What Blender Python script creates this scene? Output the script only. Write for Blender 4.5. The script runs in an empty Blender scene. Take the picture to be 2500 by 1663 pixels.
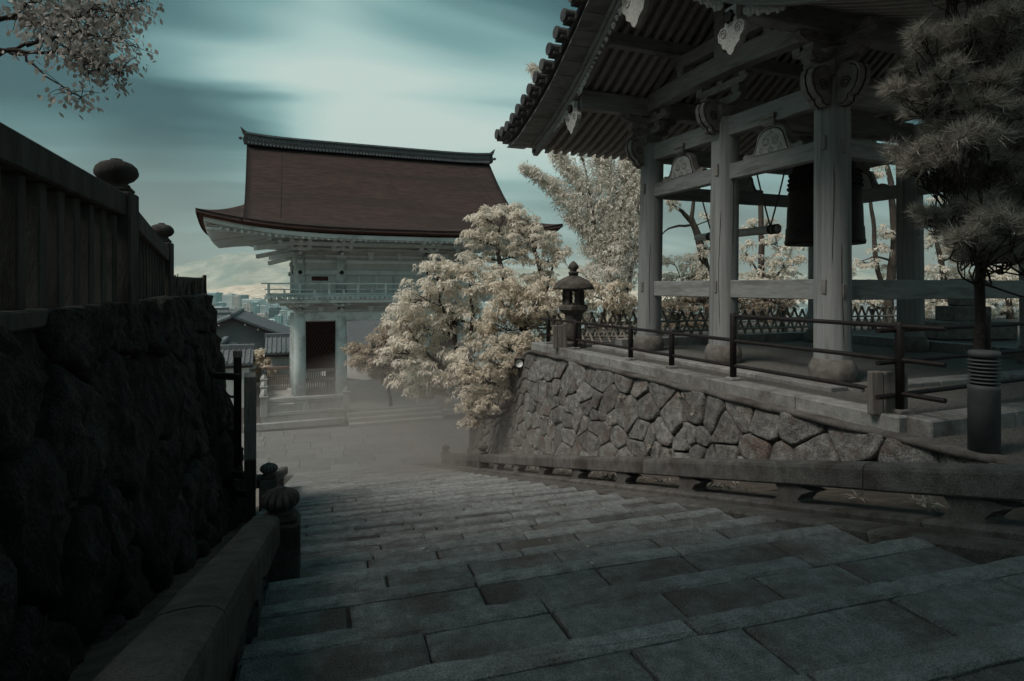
import bpy, math, random
import numpy as np
from mathutils import Vector, Matrix, noise as mnoise

random.seed(7)
rng = np.random.default_rng(11)
S = bpy.context.scene
COL = S.collection
R = math.radians

# ------------------------------------------------------------------ camera
YAW = R(17.5)
SA, CA = math.sin(YAW), math.cos(YAW)
F, CX, HY = 1500.0, 1250.0, 700.0          # focal length and horizon, in pixels of the 2500 px wide photograph
K = 2500 / 2357
cam_d = bpy.data.cameras.new("camera")
cam = bpy.data.objects.new("camera", cam_d)
COL.objects.link(cam)
cam.location = (0, 0, 0)
cam.rotation_euler = (R(90), 0, -YAW)
cam_d.sensor_width = 36
cam_d.lens = F / 2500 * 36
cam_d.shift_y = -(831.5 - HY) / 2500
cam_d.clip_start = 0.05
cam_d.clip_end = 60000
S.camera = cam

# ------------------------------------------------------------------ sky and sun
SUN_EL, SUN_AZ = R(54), R(-106)              # azimuth measured from +Y towards +X: sun high on the left
world = bpy.data.worlds.new("World")
S.world = world
world.use_nodes = True
wn, wl = world.node_tree.nodes, world.node_tree.links
wn.clear()


def wnode(t, **kw):
    n = wn.new(t)
    for k, v in kw.items():
        setattr(n, k, v)
    return n


def wmath(op, a, b=None, c=None):
    n = wnode('ShaderNodeMath', operation=op)
    for i, v in enumerate((a, b, c)):
        if v is None:
            continue
        if isinstance(v, (int, float)):
            n.inputs[i].default_value = v
        else:
            wl.new(v, n.inputs[i])
    return n.outputs[0]


out = wnode('ShaderNodeOutputWorld')
bg = wnode('ShaderNodeBackground')
bg.inputs[1].default_value = 0.1
sky = wnode('ShaderNodeTexSky', sky_type='NISHITA')
sky.sun_disc = False
sky.sun_elevation = SUN_EL
sky.sun_rotation = SUN_AZ
sky.air_density = 1.2
sky.dust_density = 2.0
tc = wnode('ShaderNodeTexCoord')
sep = wnode('ShaderNodeSeparateXYZ')
wl.new(tc.outputs['Generated'], sep.inputs[0])
# project the sky dome on a cloud deck: streaks then run together towards the horizon
zz = wmath('ADD', wmath('MAXIMUM', sep.outputs[2], 0.0), 0.16)
cx_ = wmath('DIVIDE', sep.outputs[0], zz)
cy_ = wmath('DIVIDE', sep.outputs[1], zz)
comb = wnode('ShaderNodeCombineXYZ')
wl.new(cx_, comb.inputs[0])
wl.new(cy_, comb.inputs[1])


def cloud_noise(sx, sy, rot, off, scale, detail, dist):
    m = wnode('ShaderNodeMapping')
    m.inputs['Rotation'].default_value = (0, 0, rot)
    m.inputs['Scale'].default_value = (sx, sy, 1)
    m.inputs['Location'].default_value = off
    wl.new(comb.outputs[0], m.inputs[0])
    n = wnode('ShaderNodeTexNoise')
    n.inputs['Scale'].default_value = scale
    n.inputs['Detail'].default_value = detail
    n.inputs['Distortion'].default_value = dist
    n.inputs['Roughness'].default_value = 0.42
    wl.new(m.outputs[0], n.inputs[0])
    return n.outputs[0]


c1 = cloud_noise(0.5, 1.0, R(-14), (3.1, 1.35, 0), 0.7, 2.0, 0.9)
c2 = cloud_noise(0.6, 1.7, R(-22), (7.7, 2.2, 0), 1.3, 2.5, 1.2)
cmix = wmath('ADD', wmath('MULTIPLY', c1, 0.76), wmath('MULTIPLY', c2, 0.24))
# broad cloud banks and darker gaps, where the photograph shows them (column, row, width in degrees, amount)
for (bx, by, wd, am) in ((720, 40, 30, .045), (900, 200, 28, .045), (520, 390, 26, .06), (1010, 330, 26, .04), (1200, 430, 24, .055), (470, 500, 18, .035),
                         (220, 255, 20, -.055), (20, 300, 26, -.035), (40, 60, 24, -.045), (1190, -60, 18, -.10)):
    bu, bv = (bx * 2500 / 2357 - CX) / F, (HY - by * 2500 / 2357) / F
    bd = Vector((bu * CA + SA, -bu * SA + CA, bv)).normalized()
    dotn = wnode('ShaderNodeVectorMath', operation='DOT_PRODUCT')
    wl.new(tc.outputs['Generated'], dotn.inputs[0])
    dotn.inputs[1].default_value = bd
    bank = wnode('ShaderNodeMapRange', interpolation_type='SMOOTHERSTEP')
    bank.inputs['From Min'].default_value = math.cos(R(wd))
    bank.inputs['From Max'].default_value = 1.0
    bank.inputs['To Min'].default_value = 0.0
    bank.inputs['To Max'].default_value = am
    wl.new(dotn.outputs['Value'], bank.inputs['Value'])
    cmix = wmath('ADD', cmix, bank.outputs[0])
cmix = wmath('SUBTRACT', cmix, 0.085)
ramp = wnode('ShaderNodeValToRGB')
wl.new(cmix, ramp.inputs[0])
els = ramp.color_ramp.elements
els[0].position = 0.33
els[0].color = (0.017, 0.054, 0.064, 1)
els[1].position = 0.66
els[1].color = (0.326, 0.393, 0.365, 1)
e = els.new(0.42)
e.color = (0.044, 0.105, 0.113, 1)
e = els.new(0.50)
e.color = (0.117, 0.213, 0.215, 1)
e = els.new(0.57)
e.color = (0.235, 0.337, 0.321, 1)
scl = wnode('ShaderNodeVectorMath', operation='SCALE')
scl.inputs['Scale'].default_value = 10.0      # the Background strength is 0.1
wl.new(ramp.outputs[0], scl.inputs[0])
# warm pale glow low over the horizon, where the cloud deck thins out
hz = wnode('ShaderNodeMapRange')
hz.inputs['From Min'].default_value = 0.0
hz.inputs['From Max'].default_value = 0.22
hz.inputs['To Min'].default_value = 0.6
hz.inputs['To Max'].default_value = 0.0
wl.new(sep.outputs[2], hz.inputs['Value'])
mixh = wnode('ShaderNodeMix', data_type='RGBA')
wl.new(hz.outputs[0], mixh.inputs[0])
wl.new(scl.outputs[0], mixh.inputs[6])
mixh.inputs[7].default_value = (3.1, 3.5, 3.15, 1)
tint = wnode('ShaderNodeMix', data_type='RGBA', blend_type='MULTIPLY')
tint.inputs[0].default_value = 1
wl.new(sky.outputs[0], tint.inputs[6])
tint.inputs[7].default_value = (0.55, 0.66, 0.52, 1)
mixs = wnode('ShaderNodeMix', data_type='RGBA')
mixs.inputs[0].default_value = 0.93            # cloud cover over the clear sky
wl.new(tint.outputs[2], mixs.inputs[6])
wl.new(mixh.outputs[2], mixs.inputs[7])
wl.new(mixs.outputs[2], bg.inputs[0])
wl.new(bg.outputs[0], out.inputs[0])

sun_d = bpy.data.lights.new("sun", 'SUN')
sun_d.energy = 1.5
sun_d.angle = R(26)
sun_d.color = (1.0, 0.925, 0.84)
sun = bpy.data.objects.new("sun", sun_d)
COL.objects.link(sun)
sdir = Vector((math.sin(SUN_AZ) * math.cos(SUN_EL), math.cos(SUN_AZ) * math.cos(SUN_EL), math.sin(SUN_EL)))
sun.rotation_euler = sdir.to_track_quat('Z', 'Y').to_euler()
sun.location = (-20, 0, 40)

S.view_settings.view_transform = 'Standard'
S.view_settings.look = 'None'
S.view_settings.exposure = 0.85
S.view_settings.gamma = 1.0
S.view_settings.use_curve_mapping = False
S.cycles.max_bounces = 8
S.cycles.diffuse_bounces = 7
S.cycles.transmission_bounces = 6
S.cycles.volume_bounces = 0
S.cycles.use_adaptive_sampling = True
S.cycles.adaptive_threshold = 0.02
S.cycles.volume_step_rate = 1.0
S.cycles.volume_max_steps = 40


# ------------------------------------------------------------------ placing
def W(r, f, z=0.0):
    """camera-frame metres (right, forward) to world"""
    return np.array([r * CA + f * SA, -r * SA + f * CA, z])


def P(px, py, t):
    return W((px - CX) / F * t, t, (HY - py) / F * t)


def D(dx, dy, t):
    return P(dx * K, dy * K, t)


SLOPE = 0.2543
TREAD, Y0N = 0.615, 2.07
H0 = 0.75
PLAZA = -7.0


def gz(y):
    return max(PLAZA, -H0 - SLOPE * y)


# ------------------------------------------------------------------ mesh helper
class MB:
    def __init__(self):
        self.v = []
        self.f = []

    def add(self, verts, faces):
        o = len(self.v)
        self.v.extend([tuple(map(float, p)) for p in verts])
        self.f.extend([tuple(i + o for i in f) for f in faces])
        return self

    def cbox(self, c, s, M=None, ch=None):
        """chamfered box, 44 triangles"""
        hx, hy, hz_ = s[0] / 2, s[1] / 2, s[2] / 2
        if ch is None:
            ch = min(s) * 0.08
        ch = min(ch, min(s) * 0.45)
        V = []
        idx = {}
        for sx in (-1, 1):
            for sy in (-1, 1):
                for sz in (-1, 1):
                    for ax in range(3):
                        p = [sx * hx, sy * hy, sz * hz_]
                        for a2 in range(3):
                            if a2 != ax:
                                p[a2] -= (sx, sy, sz)[a2] * ch
                        idx[(sx, sy, sz, ax)] = len(V)
                        V.append(p)
        Fc = []
        for ax in range(3):
            a, b = [i for i in range(3) if i != ax]
            for s0 in (-1, 1):
                q = []
                for (u, w) in ((-1, -1), (1, -1), (1, 1), (-1, 1)):
                    k = [0, 0, 0]
                    k[ax], k[a], k[b] = s0, u, w
                    q.append(idx[(k[0], k[1], k[2], ax)])
                flip = (s0 < 0) ^ (ax == 1)
                Fc.append(tuple(q[::-1] if flip else q))
        for ax in range(3):
            a, b = [i for i in range(3) if i != ax]
            for u in (-1, 1):
                for w in (-1, 1):
                    k0, k1 = [0, 0, 0], [0, 0, 0]
                    k0[ax], k0[a], k0[b] = -1, u, w
                    k1[ax], k1[a], k1[b] = 1, u, w
                    Fc.append((idx[(*k0, a)], idx[(*k1, a)], idx[(*k1, b)], idx[(*k0, b)]))
        for sx in (-1, 1):
            for sy in (-1, 1):
                for sz in (-1, 1):
                    Fc.append(tuple(idx[(sx, sy, sz, i)] for i in range(3)))
        V = np.array(V)
        if M is not None:
            V = V @ np.array(M).T
        V = V + np.array(c)
        return self.add(V, Fc)

    def box(self, c, s, rz=0.0, ch=None):
        M = None
        if rz:
            M = [[math.cos(rz), -math.sin(rz), 0], [math.sin(rz), math.cos(rz), 0], [0, 0, 1]]
        return self.cbox(c, s, M, ch)

    def beam(self, p0, p1, w, h, ch=None, ext=0.0):
        p0, p1 = np.array(p0, float), np.array(p1, float)
        d = p1 - p0
        L = np.linalg.norm(d)
        d = d / L
        up = np.array([0, 0, 1.0])
        if abs(d[2]) > 0.98:
            up = np.array([0, 1.0, 0])
        sd = np.cross(d, up)
        sd /= np.linalg.norm(sd)
        up = np.cross(sd, d)
        M = np.stack([d, sd, up], axis=1)
        return self.cbox((p0 + p1) / 2, (L + ext, w, h), M, ch)

    def tube(self, pts, rad, n=8, cap=True):
        pts = np.array(pts, float)
        m = len(pts)
        if np.isscalar(rad):
            rad = [rad] * m
        tg = np.gradient(pts, axis=0)
        tg /= np.maximum(np.linalg.norm(tg, axis=1, keepdims=True), 1e-9)
        ref = np.array([0.13, 0.21, 1.0]) if abs(tg[0][2]) < 0.9 else np.array([1.0, 0.2, 0.1])
        V = []
        for i in range(m):
            a = np.cross(tg[i], ref)
            a /= np.linalg.norm(a)
            b = np.cross(tg[i], a)
            for j in range(n):
                th = 2 * math.pi * j / n
                V.append(pts[i] + rad[i] * (math.cos(th) * a + math.sin(th) * b))
        Fc = []
        for i in range(m - 1):
            for j in range(n):
                k = (j + 1) % n
                Fc.append((i * n + j, i * n + k, (i + 1) * n + k, (i + 1) * n + j))
        if cap:
            Fc.append(tuple(range(n)))
            Fc.append(tuple(range((m - 1) * n, m * n))[::-1])
        return self.add(V, Fc)

    def lathe(self, prof, n=24, c=(0, 0, 0), flute=0, amp=0.0):
        V, Fc = [], []
        m = len(prof)
        for (r, z) in prof:
            for j in range(n):
                th = 2 * math.pi * j / n
                rr = r
                if flute:
                    rr = r * (1 - amp * (1 - abs(math.sin(th * flute / 2))) ** 2 * (1 if r > 0.04 else 0))
                V.append((c[0] + rr * math.cos(th), c[1] + rr * math.sin(th), c[2] + z))
        for i in range(m - 1):
            for j in range(n):
                k = (j + 1) % n
                Fc.append((i * n + j, i * n + k, (i + 1) * n + k, (i + 1) * n + j))
        Fc.append(tuple(range(n))[::-1])
        Fc.append(tuple(range((m - 1) * n, m * n)))
        return self.add(V, Fc)

    def prism(self, outline, o, ax, ay, dep):
        """polygon (a, b) in the plane o + a*ax + b*ay, extruded by the vector dep"""
        o, ax, ay, dep = (np.array(q, float) for q in (o, ax, ay, dep))
        n = len(outline)
        V = [o + a * ax + b * ay for a, b in outline]
        V += [p + dep for p in V]
        Fc = [tuple(range(n)), tuple(range(n, 2 * n))[::-1]]
        for i in range(n):
            j = (i + 1) % n
            Fc.append((i, j, j + n, i + n))
        return self.add(V, Fc)

    def grid(self, A):
        m, n = A.shape[:2]
        Fc = [(i * n + j, i * n + j + 1, (i + 1) * n + j + 1, (i + 1) * n + j) for i in range(m - 1) for j in range(n - 1)]
        return self.add(A.reshape(-1, 3), Fc)

    def slab(self, A, th):
        """grid surface with thickness vector th"""
        m, n = A.shape[:2]
        B = A + np.array(th)
        o = m * n
        Fc = []
        for i in range(m - 1):
            for j in range(n - 1):
                a, b, c, d = i * n + j, i * n + j + 1, (i + 1) * n + j + 1, (i + 1) * n + j
                Fc.append((a, b, c, d))
                Fc.append((d + o, c + o, b + o, a + o))
        for i in range(m - 1):
            for j in (0, n - 1):
                a, d = i * n + j, (i + 1) * n + j
                Fc.append((a, d, d + o, a + o))
        for j in range(n - 1):
            for i in (0, m - 1):
                a, b = i * n + j, i * n + j + 1
                Fc.append((a, b, b + o, a + o))
        return self.add(np.concatenate([A.reshape(-1, 3), B.reshape(-1, 3)]), Fc)

    def build(self, name, mat, parent=None, smooth=False, world=True):
        V = np.array(self.v, float)
        if parent is not None and world:
            V = V - ROOT_LOC.get(root_of(parent).name, np.zeros(3))
        me = bpy.data.meshes.new(name)
        me.from_pydata([tuple(p) for p in V], [], self.f)
        if smooth:
            me.polygons.foreach_set('use_smooth', [True] * len(me.polygons))
        me.update()
        return link(name, me, mat, parent)


ROOT_LOC = {}


def root_of(o):
    while o.parent is not None:
        o = o.parent
    return o


def link(name, me, mat, parent=None):
    if mat is not None and not me.materials:
        me.materials.append(mat)
    o = bpy.data.objects.new(name, me)
    COL.objects.link(o)
    if parent is not None:
        o.parent = parent
    return o


def empty(name, loc, rz=0.0):
    o = bpy.data.objects.new(name, None)
    COL.objects.link(o)
    o.location = tuple(map(float, loc))
    o.rotation_euler = (0, 0, rz)
    o.empty_display_size = 0.3
    ROOT_LOC[o.name] = np.array(loc, float)
    return o


def tag(o, label=None, cat=None, group=None, kind=None):
    if label:
        o["label"] = label
    if cat:
        o["category"] = cat
    if group:
        o["group"] = group
    if kind:
        o["kind"] = kind
    return o


def fast_mesh(name, V, Q):
    """numpy vertices (n,3) and faces (m,k) to a mesh"""
    me = bpy.data.meshes.new(name)
    V = np.ascontiguousarray(V, np.float32)
    Q = np.ascontiguousarray(Q, np.int32)
    m, k = Q.shape
    me.vertices.add(len(V))
    me.vertices.foreach_set('co', V.ravel())
    me.loops.add(m * k)
    me.loops.foreach_set('vertex_index', Q.ravel())
    me.polygons.add(m)
    me.polygons.foreach_set('loop_start', np.arange(0, m * k, k, dtype=np.int32))
    me.polygons.foreach_set('loop_total', np.full(m, k, np.int32))
    me.update(calc_edges=True)
    me.validate()
    return me


# ------------------------------------------------------------------ materials
def mat(name, c1, c2, scale=4.0, rough=0.85, bump=0.25, bscale=30.0, rnd=0.0, stretch=(1, 1, 1), c3=None, s3=0.7,
        contrast=(0.32, 0.68), metal=0.0, spec=0.25, island=False, c3pos=(0.52, 0.62), speck=0.0, sscale=130.0, bdist=0.03):
    m = bpy.data.materials.new(name)
    m.use_nodes = True
    nt = m.node_tree
    nd, lk = nt.nodes, nt.links
    b = nd['Principled BSDF']
    b.inputs['Roughness'].default_value = rough
    b.inputs['Metallic'].default_value = metal
    b.inputs['Specular IOR Level'].default_value = spec
    t = nd.new('ShaderNodeTexCoord')
    oi = nd.new('ShaderNodeObjectInfo')
    mp = nd.new('ShaderNodeMapping')
    mp.inputs['Scale'].default_value = stretch
    lk.new(t.outputs['Object'], mp.inputs[0])
    ml = nd.new('ShaderNodeMath')
    ml.operation = 'MULTIPLY'
    ml.inputs[1].default_value = 37.0 if rnd > 0 else 0.0
    lk.new(oi.outputs['Random'], ml.inputs[0])
    lk.new(ml.outputs[0], mp.inputs['Location'])
    n1 = nd.new('ShaderNodeTexNoise')
    n1.inputs['Scale'].default_value = scale
    n1.inputs['Detail'].default_value = 6
    n1.inputs['Roughness'].default_value = 0.62
    lk.new(mp.outputs[0], n1.inputs[0])
    rp = nd.new('ShaderNodeValToRGB')
    rp.color_ramp.elements[0].position = contrast[0]
    rp.color_ramp.elements[0].color = (*c1, 1)
    rp.color_ramp.elements[1].position = contrast[1]
    rp.color_ramp.elements[1].color = (*c2, 1)
    lk.new(n1.outputs[0], rp.inputs[0])
    col = rp.outputs[0]
    if c3 is not None:
        n3 = nd.new('ShaderNodeTexNoise')
        n3.inputs['Scale'].default_value = s3
        n3.inputs['Detail'].default_value = 7
        n3.inputs['Roughness'].default_value = 0.7
        lk.new(mp.outputs[0], n3.inputs[0])
        r3 = nd.new('ShaderNodeValToRGB')
        r3.color_ramp.elements[0].position = c3pos[0]
        r3.color_ramp.elements[1].position = c3pos[1]
        lk.new(n3.outputs[0], r3.inputs[0])
        mx = nd.new('ShaderNodeMix')
        mx.data_type = 'RGBA'
        lk.new(r3.outputs[0], mx.inputs[0])
        lk.new(col, mx.inputs[6])
        mx.inputs[7].default_value = (*c3, 1)
        col = mx.outputs[2]
    if speck > 0:
        n4 = nd.new('ShaderNodeTexNoise')
        n4.inputs['Scale'].default_value = sscale
        n4.inputs['Detail'].default_value = 2
        n4.inputs['Roughness'].default_value = 0.7
        lk.new(t.outputs['Object'], n4.inputs[0])
        m4 = nd.new('ShaderNodeMapRange')
        m4.inputs['From Min'].default_value = 0.3
        m4.inputs['From Max'].default_value = 0.7
        m4.inputs['To Min'].default_value = 1 - speck
        m4.inputs['To Max'].default_value = 1 + speck
        lk.new(n4.outputs[0], m4.inputs['Value'])
        v4 = nd.new('ShaderNodeVectorMath')
        v4.operation = 'SCALE'
        lk.new(col, v4.inputs[0])
        lk.new(m4.outputs[0], v4.inputs['Scale'])
        col = v4.outputs[0]
    src = None
    if island:
        g = nd.new('ShaderNodeNewGeometry')
        src = g.outputs['Random Per Island']
    elif rnd > 0:
        src = oi.outputs['Random']
    if src is not None and rnd > 0:
        mr = nd.new('ShaderNodeMapRange')
        mr.inputs['To Min'].default_value = 1 - rnd
        mr.inputs['To Max'].default_value = 1 + rnd
        lk.new(src, mr.inputs['Value'])
        vm = nd.new('ShaderNodeVectorMath')
        vm.operation = 'SCALE'
        lk.new(col, vm.inputs[0])
        lk.new(mr.outputs[0], vm.inputs['Scale'])
        col = vm.outputs[0]
    lk.new(col, b.inputs['Base Color'])
    if bump > 0:
        n2 = nd.new('ShaderNodeTexNoise')
        n2.inputs['Scale'].default_value = bscale
        n2.inputs['Detail'].default_value = 5
        n2.inputs['Roughness'].default_value = 0.65
        lk.new(mp.outputs[0], n2.inputs[0])
        ad = nd.new('ShaderNodeMath')
        ad.operation = 'ADD'
        lk.new(n1.outputs[0], ad.inputs[0])
        lk.new(n2.outputs[0], ad.inputs[1])
        bp = nd.new('ShaderNodeBump')
        bp.inputs['Strength'].default_value = bump
        bp.inputs['Distance'].default_value = bdist
        lk.new(ad.outputs[0], bp.inputs['Height'])
        lk.new(bp.outputs[0], b.inputs['Normal'])
    return m


def leaf_mat(name, c1, c2, trans=0.45, rnd=0.25):
    m = bpy.data.materials.new(name)
    m.use_nodes = True
    nd, lk = m.node_tree.nodes, m.node_tree.links
    nd.clear()
    o = nd.new('ShaderNodeOutputMaterial')
    g = nd.new('ShaderNodeNewGeometry')
    rp = nd.new('ShaderNodeValToRGB')
    rp.color_ramp.elements[0].color = (*c1, 1)
    rp.color_ramp.elements[1].color = (*c2, 1)
    lk.new(g.outputs['Random Per Island'], rp.inputs[0])
    d = nd.new('ShaderNodeBsdfDiffuse')
    tr = nd.new('ShaderNodeBsdfTranslucent')
    mx = nd.new('ShaderNodeMixShader')
    mx.inputs[0].default_value = trans
    lk.new(rp.outputs[0], d.inputs[0])
    lk.new(rp.outputs[0], tr.inputs[0])
    lk.new(d.outputs[0], mx.inputs[1])
    lk.new(tr.outputs[0], mx.inputs[2])
    lk.new(mx.outputs[0], o.inputs[0])
    return m


M = {}
M['slab'] = mat('slab_stone', (0.145, 0.149, 0.149), (0.29, 0.295, 0.294), 14.0, 0.85, 0.8, 110, rnd=0.24, c3=(0.125, 0.108, 0.10), s3=1.6, c3pos=(0.45, 0.62), speck=0.5, sscale=150)
M['nosing'] = mat('nosing_stone', (0.20, 0.205, 0.204), (0.365, 0.371, 0.369), 14.0, 0.85, 0.8, 110, rnd=0.16, c3=(0.175, 0.158, 0.147), s3=1.8, c3pos=(0.5, 0.68), speck=0.45, sscale=150)
M['joint'] = mat('joint_earth', (0.03, 0.027, 0.025), (0.06, 0.055, 0.05), 8, 0.95, 0.3, 40)
M['plaza'] = mat('plaza_stone', (0.15, 0.152, 0.15), (0.23, 0.233, 0.23), 2.5, 0.8, 0.3, 40, rnd=0.16)
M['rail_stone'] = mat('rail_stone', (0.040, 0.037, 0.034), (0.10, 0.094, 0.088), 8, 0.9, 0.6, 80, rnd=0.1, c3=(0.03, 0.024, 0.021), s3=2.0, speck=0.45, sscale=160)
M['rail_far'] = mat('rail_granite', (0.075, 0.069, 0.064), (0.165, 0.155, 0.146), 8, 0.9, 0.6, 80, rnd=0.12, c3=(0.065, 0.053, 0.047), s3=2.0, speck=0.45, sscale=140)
M['dark_rock'] = mat('near_black_rock', (0.010, 0.009, 0.008), (0.060, 0.058, 0.055), 8.0, 0.95, 1.0, 36, rnd=0.3, c3=(0.022, 0.015, 0.012), s3=2.6, stretch=(1, 1, 0.5), speck=0.6, sscale=70, bdist=0.09)  # near-black brown stone with a slightly paler mottle
M['rubble'] = mat('rubble_rock', (0.085, 0.083, 0.079), (0.27, 0.264, 0.252), 9.0, 0.95, 0.9, 40, rnd=0.28, c3=(0.14, 0.11, 0.098), s3=1.8, speck=0.45, sscale=60, bdist=0.05)
M['rubble_gap'] = mat('wall_backing', (0.06, 0.053, 0.048), (0.11, 0.10, 0.092), 8, 1.0, 0.4, 30)
M['granite'] = mat('kerb_granite', (0.17, 0.168, 0.162), (0.27, 0.267, 0.26), 9, 0.8, 0.4, 90, rnd=0.12, speck=0.4, sscale=120, c3=(0.13, 0.12, 0.11), s3=1.2)
M['gravel'] = mat('gravel', (0.06, 0.055, 0.05), (0.22, 0.21, 0.195), 42, 0.95, 0.9, 70, contrast=(0.3, 0.72))
M['soil'] = mat('soil', (0.05, 0.042, 0.035), (0.12, 0.10, 0.085), 6, 1.0, 0.6, 30)
M['fence_stone'] = mat('fence_dark_stone', (0.026, 0.023, 0.021), (0.075, 0.07, 0.064), 6, 0.95, 0.4, 60, rnd=0.15, stretch=(1, 1, 0.35))
M['wood_dark'] = mat('dark_timber', (0.016, 0.011, 0.009), (0.045, 0.034, 0.03), 5, 0.8, 0.3, 30, stretch=(4, 4, 0.5))
M['wood_grey'] = mat('weathered_timber', (0.14, 0.13, 0.12), (0.26, 0.25, 0.235), 5, 0.9, 0.4, 35, stretch=(6, 6, 0.5))
M['wood_stump'] = mat('old_board_timber', (0.10, 0.088, 0.078), (0.22, 0.20, 0.185), 5, 0.9, 0.5, 35, stretch=(7, 7, 0.5))
M['steel'] = mat('railing_paint', (0.012, 0.009, 0.009), (0.022, 0.017, 0.016), 8, 0.55, 0.1, 40)
M['chain'] = mat('chain_iron', (0.03, 0.03, 0.03), (0.06, 0.06, 0.06), 20, 0.5, 0.1, 60, metal=0.6)
M['tower_wood'] = mat('tower_bleached_wood', (0.185, 0.192, 0.193), (0.265, 0.273, 0.273), 3, 0.85, 0.3, 30, stretch=(9, 9, 0.3), rnd=0.06, c3=(0.155, 0.155, 0.15), s3=0.8)
M['tower_beam'] = mat('tower_beam_wood', (0.185, 0.19, 0.189), (0.27, 0.276, 0.274), 3, 0.85, 0.3, 30, stretch=(1, 1, 7), rnd=0.06, c3=(0.15, 0.147, 0.141), s3=0.9)
M['tower_dark'] = mat('tower_carved_wood', (0.13, 0.12, 0.112), (0.25, 0.235, 0.222), 5, 0.85, 0.3, 40, rnd=0.1)
M['carving'] = mat('tower_pale_carving', (0.28, 0.28, 0.265), (0.48, 0.48, 0.46), 22, 0.8, 0.8, 45)
M['ink'] = mat('dark_line_paint', (0.012, 0.009, 0.008), (0.025, 0.02, 0.018), 9, 0.7, 0.0, 9)
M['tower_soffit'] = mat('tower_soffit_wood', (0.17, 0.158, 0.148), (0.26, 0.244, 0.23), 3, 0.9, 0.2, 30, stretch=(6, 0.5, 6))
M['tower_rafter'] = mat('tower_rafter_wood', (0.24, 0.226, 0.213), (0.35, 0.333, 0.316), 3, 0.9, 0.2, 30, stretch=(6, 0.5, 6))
M['roof_tile'] = mat('roof_tile', (0.035, 0.033, 0.034), (0.085, 0.082, 0.084), 4, 0.6, 0.3, 30, rnd=0.2)
M['bell'] = mat('bell_bronze', (0.010, 0.007, 0.006), (0.026, 0.019, 0.016), 6, 0.6, 0.15, 30, metal=0.3)
M['rope'] = mat('rope_fibre', (0.10, 0.085, 0.07), (0.2, 0.175, 0.15), 30, 0.9, 0.5, 60)
M['log'] = mat('log_wood', (0.34, 0.315, 0.29), (0.5, 0.47, 0.44), 4, 0.8, 0.2, 30, stretch=(1, 7, 7))
M['base_stone'] = mat('column_base_stone', (0.08, 0.072, 0.066), (0.18, 0.168, 0.155), 7, 0.9, 0.4, 50)
M['lantern'] = mat('lantern_stone', (0.055, 0.048, 0.043), (0.125, 0.112, 0.10), 8, 0.95, 0.45, 60, c3=(0.035, 0.029, 0.025), s3=3, speck=0.4, sscale=90)
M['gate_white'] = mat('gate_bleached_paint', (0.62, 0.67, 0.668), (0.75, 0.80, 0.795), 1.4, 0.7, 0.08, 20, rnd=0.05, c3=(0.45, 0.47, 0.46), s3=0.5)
M['gate_panel'] = mat('gate_pale_panel', (0.53, 0.53, 0.515), (0.63, 0.63, 0.615), 1.2, 0.8, 0.08, 20, rnd=0.06)  # greyer tone for wall panels, soffit and battens
M['bark_roof'] = mat('cypress_bark_roof', (0.033, 0.0215, 0.0195), (0.092, 0.060, 0.053), 6.5, 0.95, 0.9, 60, stretch=(0.22, 2.2, 2.2), c3=(0.036, 0.029, 0.027), s3=0.45, c3pos=(0.45, 0.7))
M['bark_edge'] = mat('cypress_bark_edge', (0.065, 0.028, 0.02), (0.14, 0.066, 0.048), 6, 0.9, 0.3, 30, stretch=(0.3, 0.3, 6))
M['lattice'] = mat('lattice_red_wood', (0.055, 0.022, 0.018), (0.10, 0.045, 0.037), 5, 0.8, 0.2, 30)
M['bay_dark'] = mat('bay_dark_red', (0.016, 0.006, 0.005), (0.03, 0.012, 0.010), 5, 0.9, 0.1, 30)
M['gate_brown'] = mat('gate_picket_wood', (0.20, 0.145, 0.125), (0.31, 0.235, 0.205), 5, 0.85, 0.2, 30, rnd=0.12, stretch=(5, 5, 0.5))
M['iron'] = mat('black_iron', (0.008, 0.008, 0.008), (0.02, 0.02, 0.02), 10, 0.6, 0.0, 10)
M['gate_stone'] = mat('gate_granite', (0.31, 0.31, 0.30), (0.45, 0.45, 0.435), 3, 0.85, 0.25, 40, rnd=0.1, c3=(0.22, 0.21, 0.2), s3=1.5)
M['house_wall'] = mat('house_grey_plaster', (0.17, 0.185, 0.19), (0.22, 0.235, 0.24), 0.7, 0.9, 0.1, 10)
M['house_white'] = mat('house_white_plaster', (0.6, 0.6, 0.58), (0.72, 0.72, 0.70), 1, 0.9, 0.05, 10)
M['house_roof'] = mat('house_tile', (0.10, 0.115, 0.125), (0.19, 0.21, 0.22), 5, 0.6, 0.3, 14, rnd=0.15)
M['house_dark'] = mat('house_dark_timber', (0.02, 0.018, 0.017), (0.045, 0.04, 0.038), 4, 0.8, 0.1, 10)
M['blue_tile'] = mat('blue_grey_tile', (0.16, 0.20, 0.22), (0.26, 0.31, 0.33), 5, 0.6, 0.2, 14, rnd=0.2)
M['city_a'] = mat('city_pale_concrete', (0.62, 0.67, 0.66), (0.86, 0.90, 0.88), 0.02, 0.9, 0, 1, rnd=0.2)
M['city_b'] = mat('city_window_dark', (0.07, 0.12, 0.13), (0.12, 0.18, 0.19), 0.03, 0.4, 0, 1, rnd=0.3)
M['city_c'] = mat('city_teal_concrete', (0.20, 0.32, 0.33), (0.38, 0.53, 0.53), 0.02, 0.8, 0, 1, rnd=0.3)
M['city_d'] = mat('city_pinkish_tile', (0.50, 0.44, 0.41), (0.66, 0.59, 0.55), 0.02, 0.9, 0, 1, rnd=0.2)
M['city_low'] = mat('city_low_roofs', (0.18, 0.28, 0.29), (0.75, 0.82, 0.80), 0.018, 0.9, 0, 1, rnd=0.45, island=True)
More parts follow.
